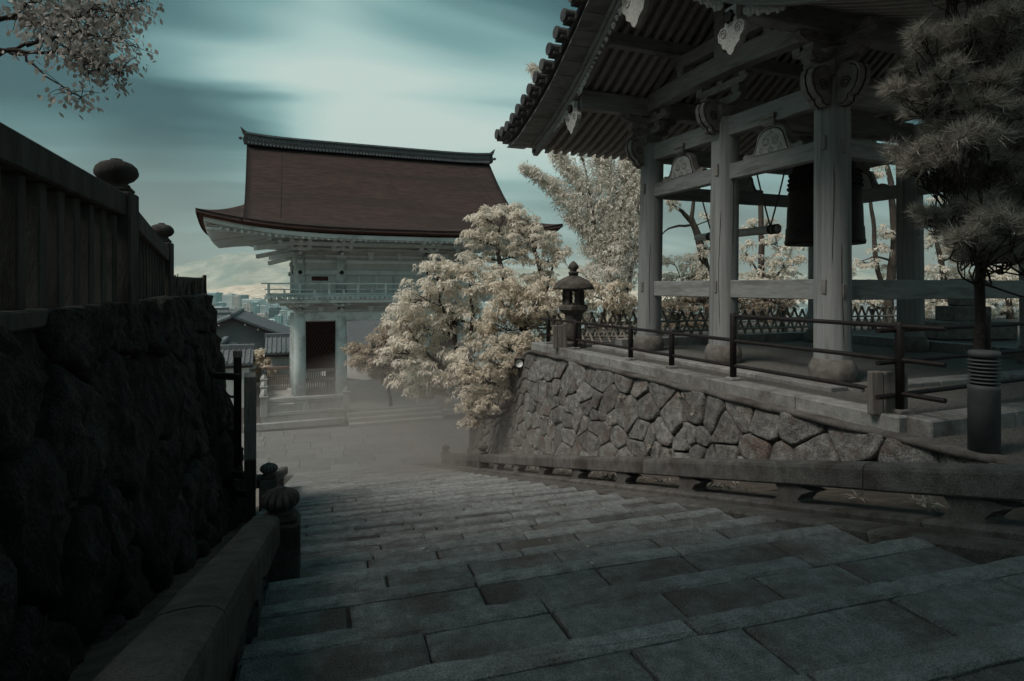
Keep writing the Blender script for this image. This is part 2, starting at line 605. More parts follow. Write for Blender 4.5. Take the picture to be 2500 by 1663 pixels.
M['mount'] = mat('infrared_forest', (0.42, 0.44, 0.37), (0.72, 0.71, 0.61), 0.006, 1.0, 0.8, 0.03, contrast=(0.3, 0.7), c3=(0.33, 0.40, 0.36), s3=0.0016, c3pos=(0.45, 0.6))
M['mount_near'] = mat('infrared_near_hill', (0.50, 0.42, 0.33), (0.92, 0.82, 0.68), 0.02, 1.0, 0.8, 0.06)
M['ground'] = mat('plain_ground', (0.16, 0.2, 0.2), (0.3, 0.34, 0.33), 0.004, 1.0, 0, 1)
M['hill'] = mat('hillside_ground', (0.14, 0.125, 0.105), (0.26, 0.24, 0.205), 0.6, 1.0, 0.4, 5)
M['bark'] = mat('tree_bark', (0.045, 0.036, 0.03), (0.12, 0.10, 0.085), 9, 0.95, 0.8, 30, stretch=(2, 2, 0.6))
M['bark_dark'] = mat('pine_bark', (0.02, 0.015, 0.013), (0.06, 0.048, 0.042), 9, 0.95, 0.8, 30)
M['bamboo'] = mat('bamboo_pole', (0.19, 0.17, 0.145), (0.33, 0.30, 0.265), 6, 0.6, 0.15, 30, rnd=0.15)
M['brush'] = mat('brushwood', (0.03, 0.026, 0.023), (0.14, 0.125, 0.11), 22, 0.95, 0.7, 60, stretch=(3, 3, 0.12))
M['lamp_grey'] = mat('bollard_paint', (0.06, 0.064, 0.067), (0.09, 0.095, 0.098), 6, 0.6, 0.1, 40)
M['lens'] = mat('lamp_lens', (0.62, 0.62, 0.6), (0.7, 0.7, 0.68), 4, 0.25, 0.0, 10)
M['leaf_cream'] = leaf_mat('cream_leaves', (0.72, 0.65, 0.55), (0.97, 0.93, 0.85))
M['leaf_gold'] = leaf_mat('golden_cream_leaves', (0.64, 0.56, 0.45), (0.92, 0.85, 0.74))
M['leaf_brown'] = leaf_mat('brown_cream_leaves', (0.24, 0.20, 0.15), (0.44, 0.37, 0.30))
M['leaf_pale'] = leaf_mat('pale_feather_leaves', (0.70, 0.66, 0.59), (0.95, 0.92, 0.86), trans=0.45)
M['leaf_cherry'] = leaf_mat('cherry_leaves', (0.30, 0.28, 0.26), (0.58, 0.55, 0.52), trans=0.3)
M['needle'] = leaf_mat('pine_needles', (0.15, 0.14, 0.12), (0.58, 0.55, 0.49), trans=0.25)
M['fern'] = leaf_mat('fern_leaves', (0.3, 0.27, 0.23), (0.55, 0.5, 0.44))
M['leaf_soft'] = leaf_mat('soft_brown_leaves', (0.42, 0.34, 0.27), (0.68, 0.59, 0.49))
M['leaf_dark'] = leaf_mat('dark_weed_leaves', (0.06, 0.05, 0.04), (0.14, 0.12, 0.10))

# ------------------------------------------------------------------ ground
def structure(o):
    o["kind"] = "structure"
    return o


mb = MB()
mb.add([(-30000, -8000, -118), (30000, -8000, -118), (30000, 40000, -118), (-30000, 40000, -118)], [(0, 1, 2, 3)])
structure(mb.build('ground', M['ground']))


def sstep(a, b, x):
    x = np.clip((x - a) / (b - a), 0, 1)
    return x * x * (3 - 2 * x)


def hill_z(x, y):
    z = np.full_like(x, -7.35)
    z = z + (-12.0) * sstep(36, 75, y) - 92 * sstep(70, 520, y)
    # the ground climbs beside and behind the stairs
    z = np.where(y < 26, np.minimum(-0.75 - SLOPE * y - 0.9, 9.0), z)
    z = np.maximum(z, -112)
    z = np.where(y < 26, np.maximum(z, -7.36), z)
    z = z - 100 * sstep(60, 420, np.abs(x)) * sstep(20, 60, y)
    return np.maximum(z, -114)


xs = np.concatenate([np.linspace(-500, -60, 12), np.linspace(-50, 60, 45), np.linspace(75, 500, 12)])
ys = np.concatenate([np.linspace(-60, 60, 61), np.linspace(70, 700, 30)])
X, Y = np.meshgrid(xs, ys)
Z = hill_z(X, Y)
mb = MB().grid(np.stack([X, Y, Z], -1))
structure(mb.build('hillside', M['hill'], smooth=True))

# plaza in front of the gate
A = np.array([[(-9, 24.2, PLAZA - 0.12), (14, 24.2, PLAZA - 0.12)], [(-9, 52, PLAZA - 0.12), (14, 52, PLAZA - 0.12)]], float)
plaza = structure(MB().slab(A, (0, 0, -0.3)).build('plaza', M['joint']))
n = 0
for iy in range(8):
    y0 = 24.25 + iy * 0.95
    x = -8.5 + random.random()
    while x < 11.5:
        w = 0.95 + random.random() * 0.8
        MB().box((x + w / 2, y0 + 0.475, PLAZA - 0.05 + random.uniform(-.004, .004)), (w - 0.014, 0.936, 0.1), ch=0.012).build('paving_slab', M['plaza'], plaza)
        x += w
        n += 1

# ------------------------------------------------------------------ stairs
def rough_block(x0, x1, y0, y1, zt, h, seg=.11, jit=.006, ch=.010):
    """paving stone with slightly chipped, uneven edges"""
    ring = []
    nx, ny = max(2, int((x1 - x0) / seg)), max(1, int((y1 - y0) / seg))
    for i in range(nx):
        ring.append((x0 + (x1 - x0) * i / nx, y0))
    for i in range(ny):
        ring.append((x1, y0 + (y1 - y0) * i / ny))
    for i in range(nx):
        ring.append((x1 - (x1 - x0) * i / nx, y1))
    for i in range(ny):
        ring.append((x0, y1 - (y1 - y0) * i / ny))
    cx, cy = (x0 + x1) / 2, (y0 + y1) / 2
    V = []
    n = len(ring)
    J = [(random.uniform(-jit, jit * .3), random.uniform(-.003, .001)) for _ in ring]
    for lev in range(3):
        for (x, y), (j1, j2) in zip(ring, J):
            sx, sy = (1 if x > cx else -1), (1 if y > cy else -1)
            ex_, ey_ = (x in (x0, x1)), (y in (y0, y1))
            ins = -j1 if lev < 2 else -j1 + ch * random.uniform(.7, 1.8)
            xx = x - sx * ins * (1 if abs(x - x0) < 1e-6 or abs(x - x1) < 1e-6 else 0)
            yy = y - sy * ins * (1 if abs(y - y0) < 1e-6 or abs(y - y1) < 1e-6 else 0)
            zz = (zt - h, zt - ch * 1.1, zt + j2)[lev]
            V.append((xx, yy, zz))
    V.append((cx, cy, zt))
    Fc = [(l * n + i, l * n + (i + 1) % n, (l + 1) * n + (i + 1) % n, (l + 1) * n + i) for l in range(2) for i in range(n)]
    Fc += [(2 * n + i, 2 * n + (i + 1) % n, 3 * n) for i in range(n)]
    return MB().add(V, Fc)


stairs = empty('stairs', (1.5, 0, -H0))
structure(stairs)
NST = 39
X_R = 3.28
for k in range(-4, NST):
    yn = Y0N + TREAD * k                      # nosing edge
    z = -H0 - SLOPE * yn
    if z < PLAZA:
        break
    xl = -0.30 if yn < 4.5 else -0.78
    yb = yn - TREAD - 0.03
    # bed under the row
    MB().box(((xl + X_R) / 2, (yb + yn) / 2 - 0.02, z - 0.16), (X_R - xl - 0.01, yn - yb - 0.05, 0.27), ch=0.005).build('step_bed', M['joint'], stairs)
    x = xl
    wn_ = 0.125 + random.uniform(-.01, .01)
    while x < X_R - 0.02:
        w = random.uniform(0.42, 0.72)
        if X_R - (x + w) < 0.3:
            w = X_R - x
        dz = random.uniform(-.004, .003)
        g = random.uniform(0.008, 0.017)
        rough_block(x + g / 2, x + w - g / 2, yb, yn - wn_ - .006, z + dz, .12).build('slab', M['slab'], stairs)
        x += w
    x = xl
    while x < X_R - 0.02:
        w = random.uniform(0.9, 1.7)
        if X_R - (x + w) < 0.5:
            w = X_R - x
        rough_block(x + .006, x + w - .006, yn - wn_, yn + random.uniform(-.005, .005), z + random.uniform(-.002, .005), .178, .08, .007, .012).build('nosing_stone', M['nosing'], stairs)
        x += w

# gutters and sloping kerbs either side of the stairs
def slope_beam(x0, x1, ya, yb, zt, h, name, m, parent, step=1.35):
    y = ya
    while y < yb - 0.05:
        y2 = min(y + step * random.uniform(.9, 1.1), yb)
        pa, pb = (x0 + x1) / 2, (x0 + x1) / 2
        za, zb = -H0 - SLOPE * y, -H0 - SLOPE * y2
        mb = MB()
        mb.beam((pa, y + .004, za + zt - h / 2), (pb, y2 - .004, zb + zt - h / 2), x1 - x0, h, 0.02)
        mb.build(name, m, parent)
        y = y2


slope_beam(3.295, 3.56, 0.2, 20.5, -0.02, 0.34, 'kerb_stone', M['rail_far'], stairs)
slope_beam(3.565, 3.90, 0.2, 20.5, 0.03, 0.3, 'base_stone', M['rail_far'], stairs)
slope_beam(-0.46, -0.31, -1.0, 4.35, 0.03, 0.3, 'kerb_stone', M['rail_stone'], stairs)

# earth strips beside the stairs
A = np.array([[(3.5, y, -H0 - SLOPE * y - 0.02), (4.3, y, -H0 - SLOPE * y + 0.02), (5.9, y, -H0 - SLOPE * y + 0.05)] for y in np.linspace(-1, 20, 22)])
structure(MB().grid(A).build('verge_soil', M['soil']))
A = np.array([[(-1.6, y, -H0 - SLOPE * y - 0.22), (-0.8, y, -H0 - SLOPE * y - 0.16), (-0.44, y, -H0 - SLOPE * y - 0.1)] for y in np.linspace(-1, 12, 14)])
structure(MB().grid(A).build('planting_strip', M['soil']))

# ------------------------------------------------------------------ terrace of the bell tower
TZ = -1.30


def edge_x(y):
    return 5.60 - 0.085 * (y - 4.62)


def terr_poly(z, inset=0.0):
    pts = [(edge_x(4.62) + inset, 4.62 + inset, z), (edge_x(13.4) + inset, 13.4 - inset, z), (9.0, 19.5, z), (40, 22, z), (40, 4.62 + 34.4 * math.tan(R(4.5)) + inset, z)]
    return pts


mb = MB()
pts = terr_poly(TZ - 0.02, 0.18)
mb.add(pts + [(a, b, c - 3.2) for a, b, c in pts], [tuple(range(len(pts)))] + [(i, (i + 1) % len(pts), (i + 1) % len(pts) + len(pts), i + len(pts)) for i in range(len(pts))])
terrace = structure(mb.build('terrace', M['gravel']))
# granite kerb along the terrace edge
EA, EB = np.array([edge_x(4.62), 4.62, TZ]), np.array([edge_x(13.4), 13.4, TZ])
ed = (EB - EA) / np.linalg.norm(EB - EA)
L = np.linalg.norm(EB - EA)
s = 0.0
while s < L - 0.05:
    s2 = min(s + random.uniform(1.15, 1.5), L)
    a, b = EA + ed * (s + .005), EA + ed * (s2 - .005)
    MB().beam(a + (0, 0, -0.08), b + (0, 0, -0.08), 0.34, 0.20, 0.015).build('kerb_stone', M['granite'], terrace)
    s = s2
# kerb returning to the right from the near corner
a = EA + np.array([-0.10, -0.10, -0.08])
dirr = np.array([math.cos(R(22) - YAW), math.sin(R(22) - YAW), 0])
for i in range(6):
    MB().beam(a + dirr * (i * 1.3 + .06), a + dirr * (i * 1.3 + 1.35), 0.3, 0.2, 0.015).build('kerb_stone', M['granite'], terrace)
# lower bank in front of the corner, above the rubble wall
A = np.array([[(5.32 + .03 * k, 4.75, TZ - .14 - .012 * k) for k in (0,)] + [(40, 7.5, TZ - .16)], [(5.5, 3.2, TZ - .15), (40, 3.2, TZ - .15)], [(5.72, 1.5, TZ - .15), (40, 1.5, TZ - .15)], [(6.4, -2.0, TZ - .1), (40, -2.0, TZ - .1)]], float)
structure(MB().slab(A, (0, 0, -.5)).build('bank_soil', M['gravel']))
# inner border slabs round the tower
BROT = R(22) - YAW
bex = np.array([math.cos(BROT), math.sin(BROT), 0])
bey = np.array([-math.sin(BROT), math.cos(BROT), 0])
BN = W(4.54, 8.7, TZ)


def BL(x, y, z):
    """bell-tower frame (x away to the right, y away to the left) to world, z above the terrace line"""
    return BN + bex * x + bey * y + np.array([0, 0, z])


def border(p, q, w, h, up, m, step=1.4):
    p, q = np.array(p), np.array(q)
    Lq = np.linalg.norm(q - p)
    d = (q - p) / Lq
    s = 0
    while s < Lq - .05:
        s2 = min(s + step * random.uniform(.85, 1.15), Lq)
        MB().beam(p + d * (s + .006) + (0, 0, up), p + d * (s2 - .006) + (0, 0, up), w, h, 0.012).build('border_slab', m, terrace)
        s = s2


border(BL(-0.75, -0.75, 0), BL(-0.75, 5.3, 0), 0.3, 0.14, -0.03, M['granite'])
border(BL(-0.58, -0.75, 0), BL(5.6, -0.75, 0), 0.3, 0.14, -0.03, M['granite'])
border(BL(-0.35, 5.12, 0), BL(5.6, 5.12, 0), 0.26, 0.3, 0.02, M['granite'])
border(BL(5.4, -0.5, 0), BL(5.4, 5.3, 0), 0.26, 0.3, 0.02, M['granite'])


# ------------------------------------------------------------------ rubble walls
def clip_poly(poly, a, b, c):
    """keep a*x+b*y<=c"""
    outp = []
    n = len(poly)
    for i in range(n):
        p, q = poly[i], poly[(i + 1) % n]
        dp, dq = a * p[0] + b * p[1] - c, a * q[0] + b * q[1] - c
        if dp <= 0:
            outp.append(p)
        if (dp < 0 < dq) or (dq < 0 < dp):
            t = dp / (dp - dq)
            outp.append((p[0] + t * (q[0] - p[0]), p[1] + t * (q[1] - p[1])))
    return outp


def voronoi(pts, rect, reach):
    cells = []
    P_ = np.array(pts)
    for i, (x, y) in enumerate(pts):
        poly = [(rect[0], rect[1]), (rect[2], rect[1]), (rect[2], rect[3]), (rect[0], rect[3])]
        d = np.hypot(P_[:, 0] - x, P_[:, 1] - y)
        for j in np.argsort(d)[1:24]:
            if d[j] > reach or len(poly) < 3:
                break
            x2, y2 = P_[j]
            a, b = x2 - x, y2 - y
            poly = clip_poly(poly, a, b, (x2 * x2 + y2 * y2 - x * x - y * y) / 2)
        cells.append(poly)
    return cells


def stone_from_cell(poly, fmap, gap, bulge, deep, dens, rough, seed):
    """polygon cell -> closed, bulged, uneven stone; fmap(u, v, d) gives the world point d proud of the wall face"""
    c = np.mean(poly, axis=0)
    ring = []
    n = len(poly)
    for i in range(n):
        p, q = np.array(poly[i]), np.array(poly[(i + 1) % n])
        L = np.linalg.norm(q - p)
        m = max(1, int(L / dens))
        for k in range(m):
            ring.append(p + (q - p) * (k / m))
    ring = np.array(ring)
    # shrink by the joint and round the corners
    dv = ring - c
    dist = np.linalg.norm(dv, axis=1, keepdims=True)
    ring = c + dv * np.maximum(0.55, (dist - gap) / np.maximum(dist, 1e-6))
    ring = 0.7 * ring + 0.15 * (np.roll(ring, 1, 0) + np.roll(ring, -1, 0))
    m = len(ring)
    tl = np.array([random.uniform(-.11, .11), random.uniform(-.11, .11)])
    if m < 4:
        return None
    levels = [(1.0, -deep), (1.0, 0.0), (0.97, bulge * 0.6), (0.91, bulge * 0.9), (0.80, bulge), (0.66, bulge), (0.5, bulge), (0.33, bulge), (0.16, bulge)]
    fq = 0.9 / max(dens * 6, .3)

    def frac(u, v):
        s_, a_, f_ = 0.0, 1.0, fq
        for o in range(4):
            nn = mnoise.noise(Vector((u * f_ + seed, v * f_ - seed, seed * .7 + o)))
            s_ += a_ * (nn if o < 1 else (abs(nn) - .25) * 1.3)
            a_ *= .62
            f_ *= 2.3
        return s_

    V = []
    for li, (sc, d) in enumerate(levels):
        for i in range(m):
            q = c + (ring[i] - c) * sc
            fr = frac(q[0], q[1])
            V.append(fmap(q[0] + fr * rough * .2, q[1] + fr * rough * .2, d + (fr * rough + float(np.dot(tl, q - c)) if li > 0 else 0)))
    V.append(fmap(c[0], c[1], bulge + frac(c[0], c[1]) * rough))
    Fc = []
    for li in range(len(levels) - 1):
        for i in range(m):
            j = (i + 1) % m
            Fc.append((li * m + i, li * m + j, (li + 1) * m + j, (li + 1) * m + i))
    top = (len(levels) - 1) * m
    for i in range(m):
        Fc.append((top + i, top + (i + 1) % m, len(V) - 1))
    return V, Fc


def rows_points(u0, u1, rows, jit):
    """rows: list of (v, width)"""
    pts = []
    for r, (v, w) in enumerate(rows):
        u = u0 + random.uniform(0, w)
        while u < u1:
            pts.append((u + random.uniform(-jit, jit) * w, v + random.uniform(-jit, jit) * w))
            u += w * random.uniform(.75, 1.3)
    return pts


# right-hand wall: u = distance along Y, v = height above the foot (metres)
RW0, RW1 = 1.6, 17.4


def rw_top(u):
    return -1.46 if u < 13.3 else -1.46 - (u - 13.3) * 0.62


def rw_face(u, v, d=0.0):
    xt = edge_x(u) - 0.16
    zt = rw_top(u)
    h = zt - v                                  # v measured down from the top
    x = xt - 0.10 - 0.14 * v - d
    return np.array([x, u - 0.04 * d, zt - v + 0.12 * d])


wall_r = empty('retaining_wall', (4.4, 10, -3.0))
tag(wall_r, 'rubble stone retaining wall under the bell tower terrace, right of the stairs', 'wall')
pts = []
rows = []
for (v, w) in ((0.2, 0.55), (0.54, 0.36), (0.83, 0.32), (1.12, 0.32), (1.42, 0.33), (1.73, 0.34), (2.05, 0.36), (2.4, 0.38), (2.76, 0.4)):
    rows.append((v, w))
pts = rows_points(RW0, RW1, rows, 0.34)
pts = [p for p in pts if p[1] < .4 or random.random() > .1]
cells = voronoi(pts, (RW0, 0, RW1, 3.0), 1.9)
n = 0
for (pu, pv), poly in zip(pts, cells):
    if len(poly) < 3:
        continue
    foot = rw_top(pu) - (-H0 - SLOPE * pu)      # wall height here
    if pv > foot + 0.15:
        continue
    st = stone_from_cell(poly, rw_face, 0.011, random.uniform(.02, .045), 0.12, 0.065, 0.026, n * 3.7)
    if st:
        MB().add(*st).build('stone', M['rubble'], wall_r, smooth=True)
        n += 1
A = np.array([[rw_face(u, v, -0.05) for v in np.linspace(0, 3.1, 6)] for u in np.linspace(RW0, RW1, 30)])
MB().grid(A).build('wall_backing', M['rubble_gap'], wall_r)
# mossy ledge on top of the wall, below the kerb
A = np.array([[rw_face(u, -0.02, 0.06 + .02 * math.sin(u * 5)), rw_face(u, -0.04, -0.12), rw_face(u, -0.03, -0.3)] for u in np.linspace(RW0, RW1, 60)])
for i in range(A.shape[0]):
    for j in range(3):
        A[i, j, 2] += 0.03 * mnoise.noise(Vector((A[i, j, 1] * 3, j, 0)))
MB().slab(A, (0, 0, -0.06)).build('ledge', M['rail_far'], wall_r, smooth=True)

# left-hand wall of big boulders
LW0, LW1 = 0.4, 10.7


def lw_face(u, v, d=0.0):
    """u along Y, v down from the top"""
    xt = -1.42 - 0.035 * (u - 3.5)
    x = xt + 0.17 * v + d
    return np.array([x, u + 0.05 * d - 0.10 * v * sstep(8.5, 10.7, u), -0.12 - v + 0.10 * d])


wall_l = empty('boulder_wall', (-1.4, 6, -3.0))
tag(wall_l, 'dark wall of huge boulders left of the stairs, below the stone fence', 'wall')
pts = rows_points(LW0, LW1, [(0.28, 0.9), (0.9, 0.75), (1.5, 0.68), (2.1, 0.66), (2.7, 0.66), (3.25, 0.7)], 0.3)
cells = voronoi(pts, (LW0, -0.02, LW1, 3.6), 3.0)
n = 0
for (pu, pv), poly in zip(pts, cells):
    if len(poly) < 3 or -0.12 - pv < -H0 - SLOPE * pu - 0.75:
        continue
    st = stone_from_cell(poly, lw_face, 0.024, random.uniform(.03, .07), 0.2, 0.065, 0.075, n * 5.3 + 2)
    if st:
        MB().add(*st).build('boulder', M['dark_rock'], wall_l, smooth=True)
        n += 1
# boulders round the far corner, seen end on
for i, (v0, hgt) in enumerate(((0.1, 0.75), (0.85, 0.7), (1.55, 0.75), (2.3, 0.8))):
    for j in range(3):
        p = lw_face(10.7, v0 + hgt / 2, -0.35 - 0.75 * j)
        mb = MB()
        V = []
        for a in range(9):
            th = math.pi * a / 8
            for b in range(14):
                ph = 2 * math.pi * b / 14
                q = np.array([math.sin(th) * math.cos(ph), math.sin(th) * math.sin(ph), math.cos(th)])
                q = np.sign(q) * np.abs(q) ** 0.6
                q = q * np.array([0.44, 0.3, hgt * 0.54]) * (1 + 0.12 * mnoise.noise(Vector(q * 1.6) + Vector((i * 3., j * 7., 0))))
                V.append(p + q)
        Fc = [(a * 14 + b, a * 14 + (b + 1) % 14, (a + 1) * 14 + (b + 1) % 14, (a + 1) * 14 + b) for a in range(8) for b in range(14)]
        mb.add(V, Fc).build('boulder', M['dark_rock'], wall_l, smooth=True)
A = np.array([[lw_face(u, v, -0.08) for v in np.linspace(0, 3.6, 6)] for u in np.linspace(LW0 - 1.5, LW1, 20)])
MB().grid(A).build('wall_backing', M['rubble_gap'], wall_l)
# raised ground behind the boulder wall
A = np.array([[(-12, y, -0.15), (-3.0, y, -0.16), (lw_face(min(y, 10.6), 0)[0] - 0.1, y, -0.22)] for y in np.linspace(-8, 10.6, 20)])
structure(MB().slab(A, (0, 0, -3)).build('upper_bank', M['soil']))

# ------------------------------------------------------------------ stone fence on the boulder wall
POST1 = D(268, 432, 4.9)
POST2 = D(372, 552, 8.5)
fence = empty('stone_fence', (POST1[0], POST1[1], -0.15))
tag(fence, 'dark stone fence with square balusters and onion-topped posts on the boulder wall', 'fence')


def melon(mb, c, r, h, flute=0, amp=0.0):
    prof = [(r * .5, 0), (r * .52, h * .08), (r * .8, h * .2), (r * .98, h * .38), (r * 1.0, h * .52), (r * .93, h * .7), (r * .72, h * .86), (r * .5, h * .93), (r * .3, h * .96), (r * .27, h * 1.03), (r * .12, h * 1.06)]
    mb.lathe(prof, flute * 8 if flute else 24, c, flute, amp)


def fence_post(p, zb, zt, w, fr, fh, root, m, flute=0, amp=0.0, rz=0.0):
    mb = MB().box((p[0], p[1], (zb + zt - .05) / 2), (w, w, zt - zb - .05), rz, 0.015)
    mb.box((p[0], p[1], zt - 0.03), (w * .86, w * .86, 0.06), rz, 0.028)
    po = mb.build('post', m, root)
    mb = MB()
    mb.lathe([(fr * .66, 0), (fr * .6, .02), (fr * .52, .03)], 20, (p[0], p[1], zt - 0.01))
    melon(mb, (p[0], p[1], zt + 0.01), fr, fh, flute, amp)
    mb.build('finial', m, po, smooth=True)
    return po


POST0 = np.array([POST1[0] + 0.09, POST1[1] - 4.3, 0])
for p, zt, sc in ((POST0, .86, 1), (POST1, .80, 1), (POST2, .66, 1)):
    fence_post(p, -0.25, zt, 0.26, 0.155, 0.2, fence, M['fence_stone'])


def fence_run(pa, pb, za, zb, nb):
    pa, pb = np.array(pa[:2]), np.array(pb[:2])
    d = (pb - pa) / np.linalg.norm(pb - pa)
    a, b = pa + d * .1, pb - d * .1
    MB().beam((*a, za - .09), (*b, zb - .09), 0.2, 0.18, 0.012).build('rail', M['fence_stone'], fence)
    MB().beam((*a, -0.17), (*b, -0.17), 0.2, 0.10, 0.012).build('sill', M['fence_stone'], fence)
    for i in range(nb):
        t = (i + .5) / nb
        q = a + (b - a) * t
        zt = za + (zb - za) * t - .175
        MB().box((q[0], q[1], (zt - .125) / 2), (0.105, 0.105, zt + .125), math.atan2(d[1], d[0]), 0.01).build('baluster', M['fence_stone'], fence)


fence_run(POST0, POST1, .79, .73, 15)
fence_run(POST1, POST2, .69, .53, 13)

# brushwood fence beyond it
BA, BB = D(397, 672, 8.8), D(468, 672, 10.6)
brush = empty('brushwood_fence', (BA[0], BA[1], -0.3))
tag(brush, 'low brushwood fence of bundled twigs at the end of the boulder wall', 'fence')
V, Fc = [], []
mb = MB()
nb = 130
for i in range(nb):
    t = i / (nb - 1)
    q = BA + (BB - BA) * t
    top = 0.17 - .09 * math.sin(math.pi * t) + random.uniform(-.03, .03)
    q = q + np.array([random.uniform(-.03, .03), random.uniform(-.03, .03), 0])
    mb.tube([(q[0], q[1], -0.55), (q[0] + random.uniform(-.02, .02), q[1], -.1), (q[0] + random.uniform(-.03, .03), q[1], top)], [.013, .011, .006], 4)
tag(mb.build('twigs', M['brush'], brush), kind='stuff')
MB().beam((BA[0], BA[1], -.2), (BB[0], BB[1], -.2), .05, .7, .01).build('backing_panel', M['brush'], brush)
MB().tube([(BB[0] + .02, BB[1], -.6), (BB[0] + .02, BB[1], .2)], .03, 8).build('post', M['wood_dark'], brush)

# ------------------------------------------------------------------ notice board standing between wall and stairs
nb0 = D(577, 1218, 8.06)
notice = empty('notice_board', nb0)
tag(notice, 'tall wooden notice board on dark posts, seen edge on beside the boulder wall', 'notice board')
vd = np.array([nb0[0], nb0[1], 0])
vd /= np.linalg.norm(vd)
sd = np.array([vd[1], -vd[0], 0])
q = nb0
MB().box((q[0], q[1], -2.75), (.125, .125, 0.95), math.atan2(vd[1], vd[0]), .006).build('post', M['wood_dark'], notice)
q2 = D(547, 900, 8.5)
MB().box((q2[0], q2[1], -1.72), (.10, .10, 1.5), math.atan2(vd[1], vd[0]), .006).build('post', M['wood_dark'], notice)
qp = D(576, 900, 8.2)
MB().beam(qp + vd * -.14 + (0, 0, -.52 - .02), qp + vd * .3 + (0, 0, -.52 - .02), .15, 1.5, .01).build('panel', M['wood_grey'], notice)
for (zc, a, b, m_) in ((-1.22, 475, 552, 'wood_dark'), (-2.56, 525, 570, 'wood_dark'), (-3.0 + .2, 505, 570, 'wood_dark')):
    pa, pb = D(a, 900, 8.45), D(b, 900, 8.3)
    MB().beam((pa[0], pa[1], zc), (pb[0], pb[1], zc), .09, .085, .006).build('crossbar', M[m_], notice)
MB().box((q2[0] - sd[0] * .0, q2[1], -0.93), (.12, .12, .1), math.atan2(vd[1], vd[0]), .01).build('post_cap', M['wood_grey'], notice)


# chains from the wall to the board
def chain(p, q, sag, label, group=None):
    p, q = np.array(p), np.array(q)
    n = 26
    root = empty('chain', p)
    tag(root, label, 'chain', group)
    pts = [p + (q - p) * (i / n) - np.array([0, 0, sag * 4 * (i / n) * (1 - i / n)]) for i in range(n + 1)]
    for i in range(n):
        a, b = pts[i], pts[i + 1]
        d = b - a
        L = np.linalg.norm(d)
        d /= L
        s1 = np.cross(d, (0, 0, 1.))
        s1 /= np.linalg.norm(s1)
        s2 = np.cross(s1, d)
        w = s1 if i % 2 else s2
        ring = [(a + b) / 2 + d * (L * .68) * math.cos(t) + w * .016 * math.sin(t) for t in np.linspace(0, 2 * math.pi, 9)]
        MB().tube(ring, .006, 5, False).build('link', M['chain'], root)


chain(D(506, 872, 9.6), D(541, 912, 8.5), .10, 'upper iron chain hanging between boulder wall and notice board')
chain(D(508, 905, 9.6), D(542, 938, 8.5), .06, 'lower iron chain hanging between boulder wall and notice board')


# ------------------------------------------------------------------ stone handrails of the stairs
def sloped_rail(root, x, ya, yb, zt, w, h, m, seg):
    y = ya
    while y < yb - .05:
        y2 = min(y + seg, yb)
        za, zb = -H0 - SLOPE * y + zt, -H0 - SLOPE * y2 + zt
        c0, c1 = np.array([x, y + .004, za - h / 2]), np.array([x, y2 - .004, zb - h / 2])
        # rounded top section
        prof = []
        prof = [(w * .5, h * .26), (w * .455, h * .40), (w * .34, h * .475), (w * .12, h * .5), (-w * .12, h * .5), (-w * .34, h * .475), (-w * .455, h * .40), (-w * .5, h * .26)]
        prof += [(-w / 2, -h * .42), (-w * .44, -h / 2), (w * .44, -h / 2), (w / 2, -h * .42)]
        mb = MB()
        nseg = 6
        V = []
        for s in range(nseg + 1):
            c = c0 + (c1 - c0) * s / nseg
            for (a, b) in prof:
                V.append(c + np.array([a + .004 * mnoise.noise(Vector((c[1] * 2, a * 20, 1))), 0, b + .005 * mnoise.noise(Vector((c[1] * 2, a * 9, 7)))]))
        n = len(prof)
        Fc = [(s * n + i, s * n + (i + 1) % n, (s + 1) * n + (i + 1) % n, (s + 1) * n + i) for s in range(nseg) for i in range(n)]
        Fc += [tuple(range(n))[::-1], tuple(range(nseg * n, (nseg + 1) * n))]
        mb.add(V, Fc).build('rail', m, root, smooth=False)
        y = y2


def rail_leg(root, x, y, zt, w, m):
    """baluster leg with a flared, curved outline"""
    zb = -H0 - SLOPE * y - .12
    zt = -H0 - SLOPE * y + zt
    h = zt - zb
    out_ = [(-.2, 0), (-.19, h * .3), (-.13, h * .5), (-.10, h * .66), (-.15, h * .84), (-.25, h), (.25, h), (.15, h * .84), (.10, h * .66), (.13, h * .5), (.19, h * .3), (.2, 0)]
    MB().prism(out_, (x - w / 2, y, zb), (0, 1, 0), (0, 0, 1), (w, 0, 0)).build('leg', m, root)


hr = empty('stone_handrail', (-0.22, 4.3, gz(4.3)))
tag(hr, 'thick low stone handrail in the left foreground ending in a fluted melon-topped post', 'handrail')
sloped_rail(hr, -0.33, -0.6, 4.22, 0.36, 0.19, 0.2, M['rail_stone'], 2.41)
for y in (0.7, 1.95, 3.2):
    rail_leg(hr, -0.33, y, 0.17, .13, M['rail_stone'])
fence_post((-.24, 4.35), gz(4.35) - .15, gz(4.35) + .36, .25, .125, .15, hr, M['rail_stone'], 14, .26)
for y in (1.55, 2.9):
    for dy, dzz in ((0, 0), (.05, -.05)):
        mb = MB()
        mb.tube([(-.232, y + dy, gz(y + dy) + .21 + dzz), (-.218, y + dy, gz(y + dy) + .21 + dzz)], [.011, .009], 8)
        mb.build('bolt', M['chain'], hr, smooth=True)

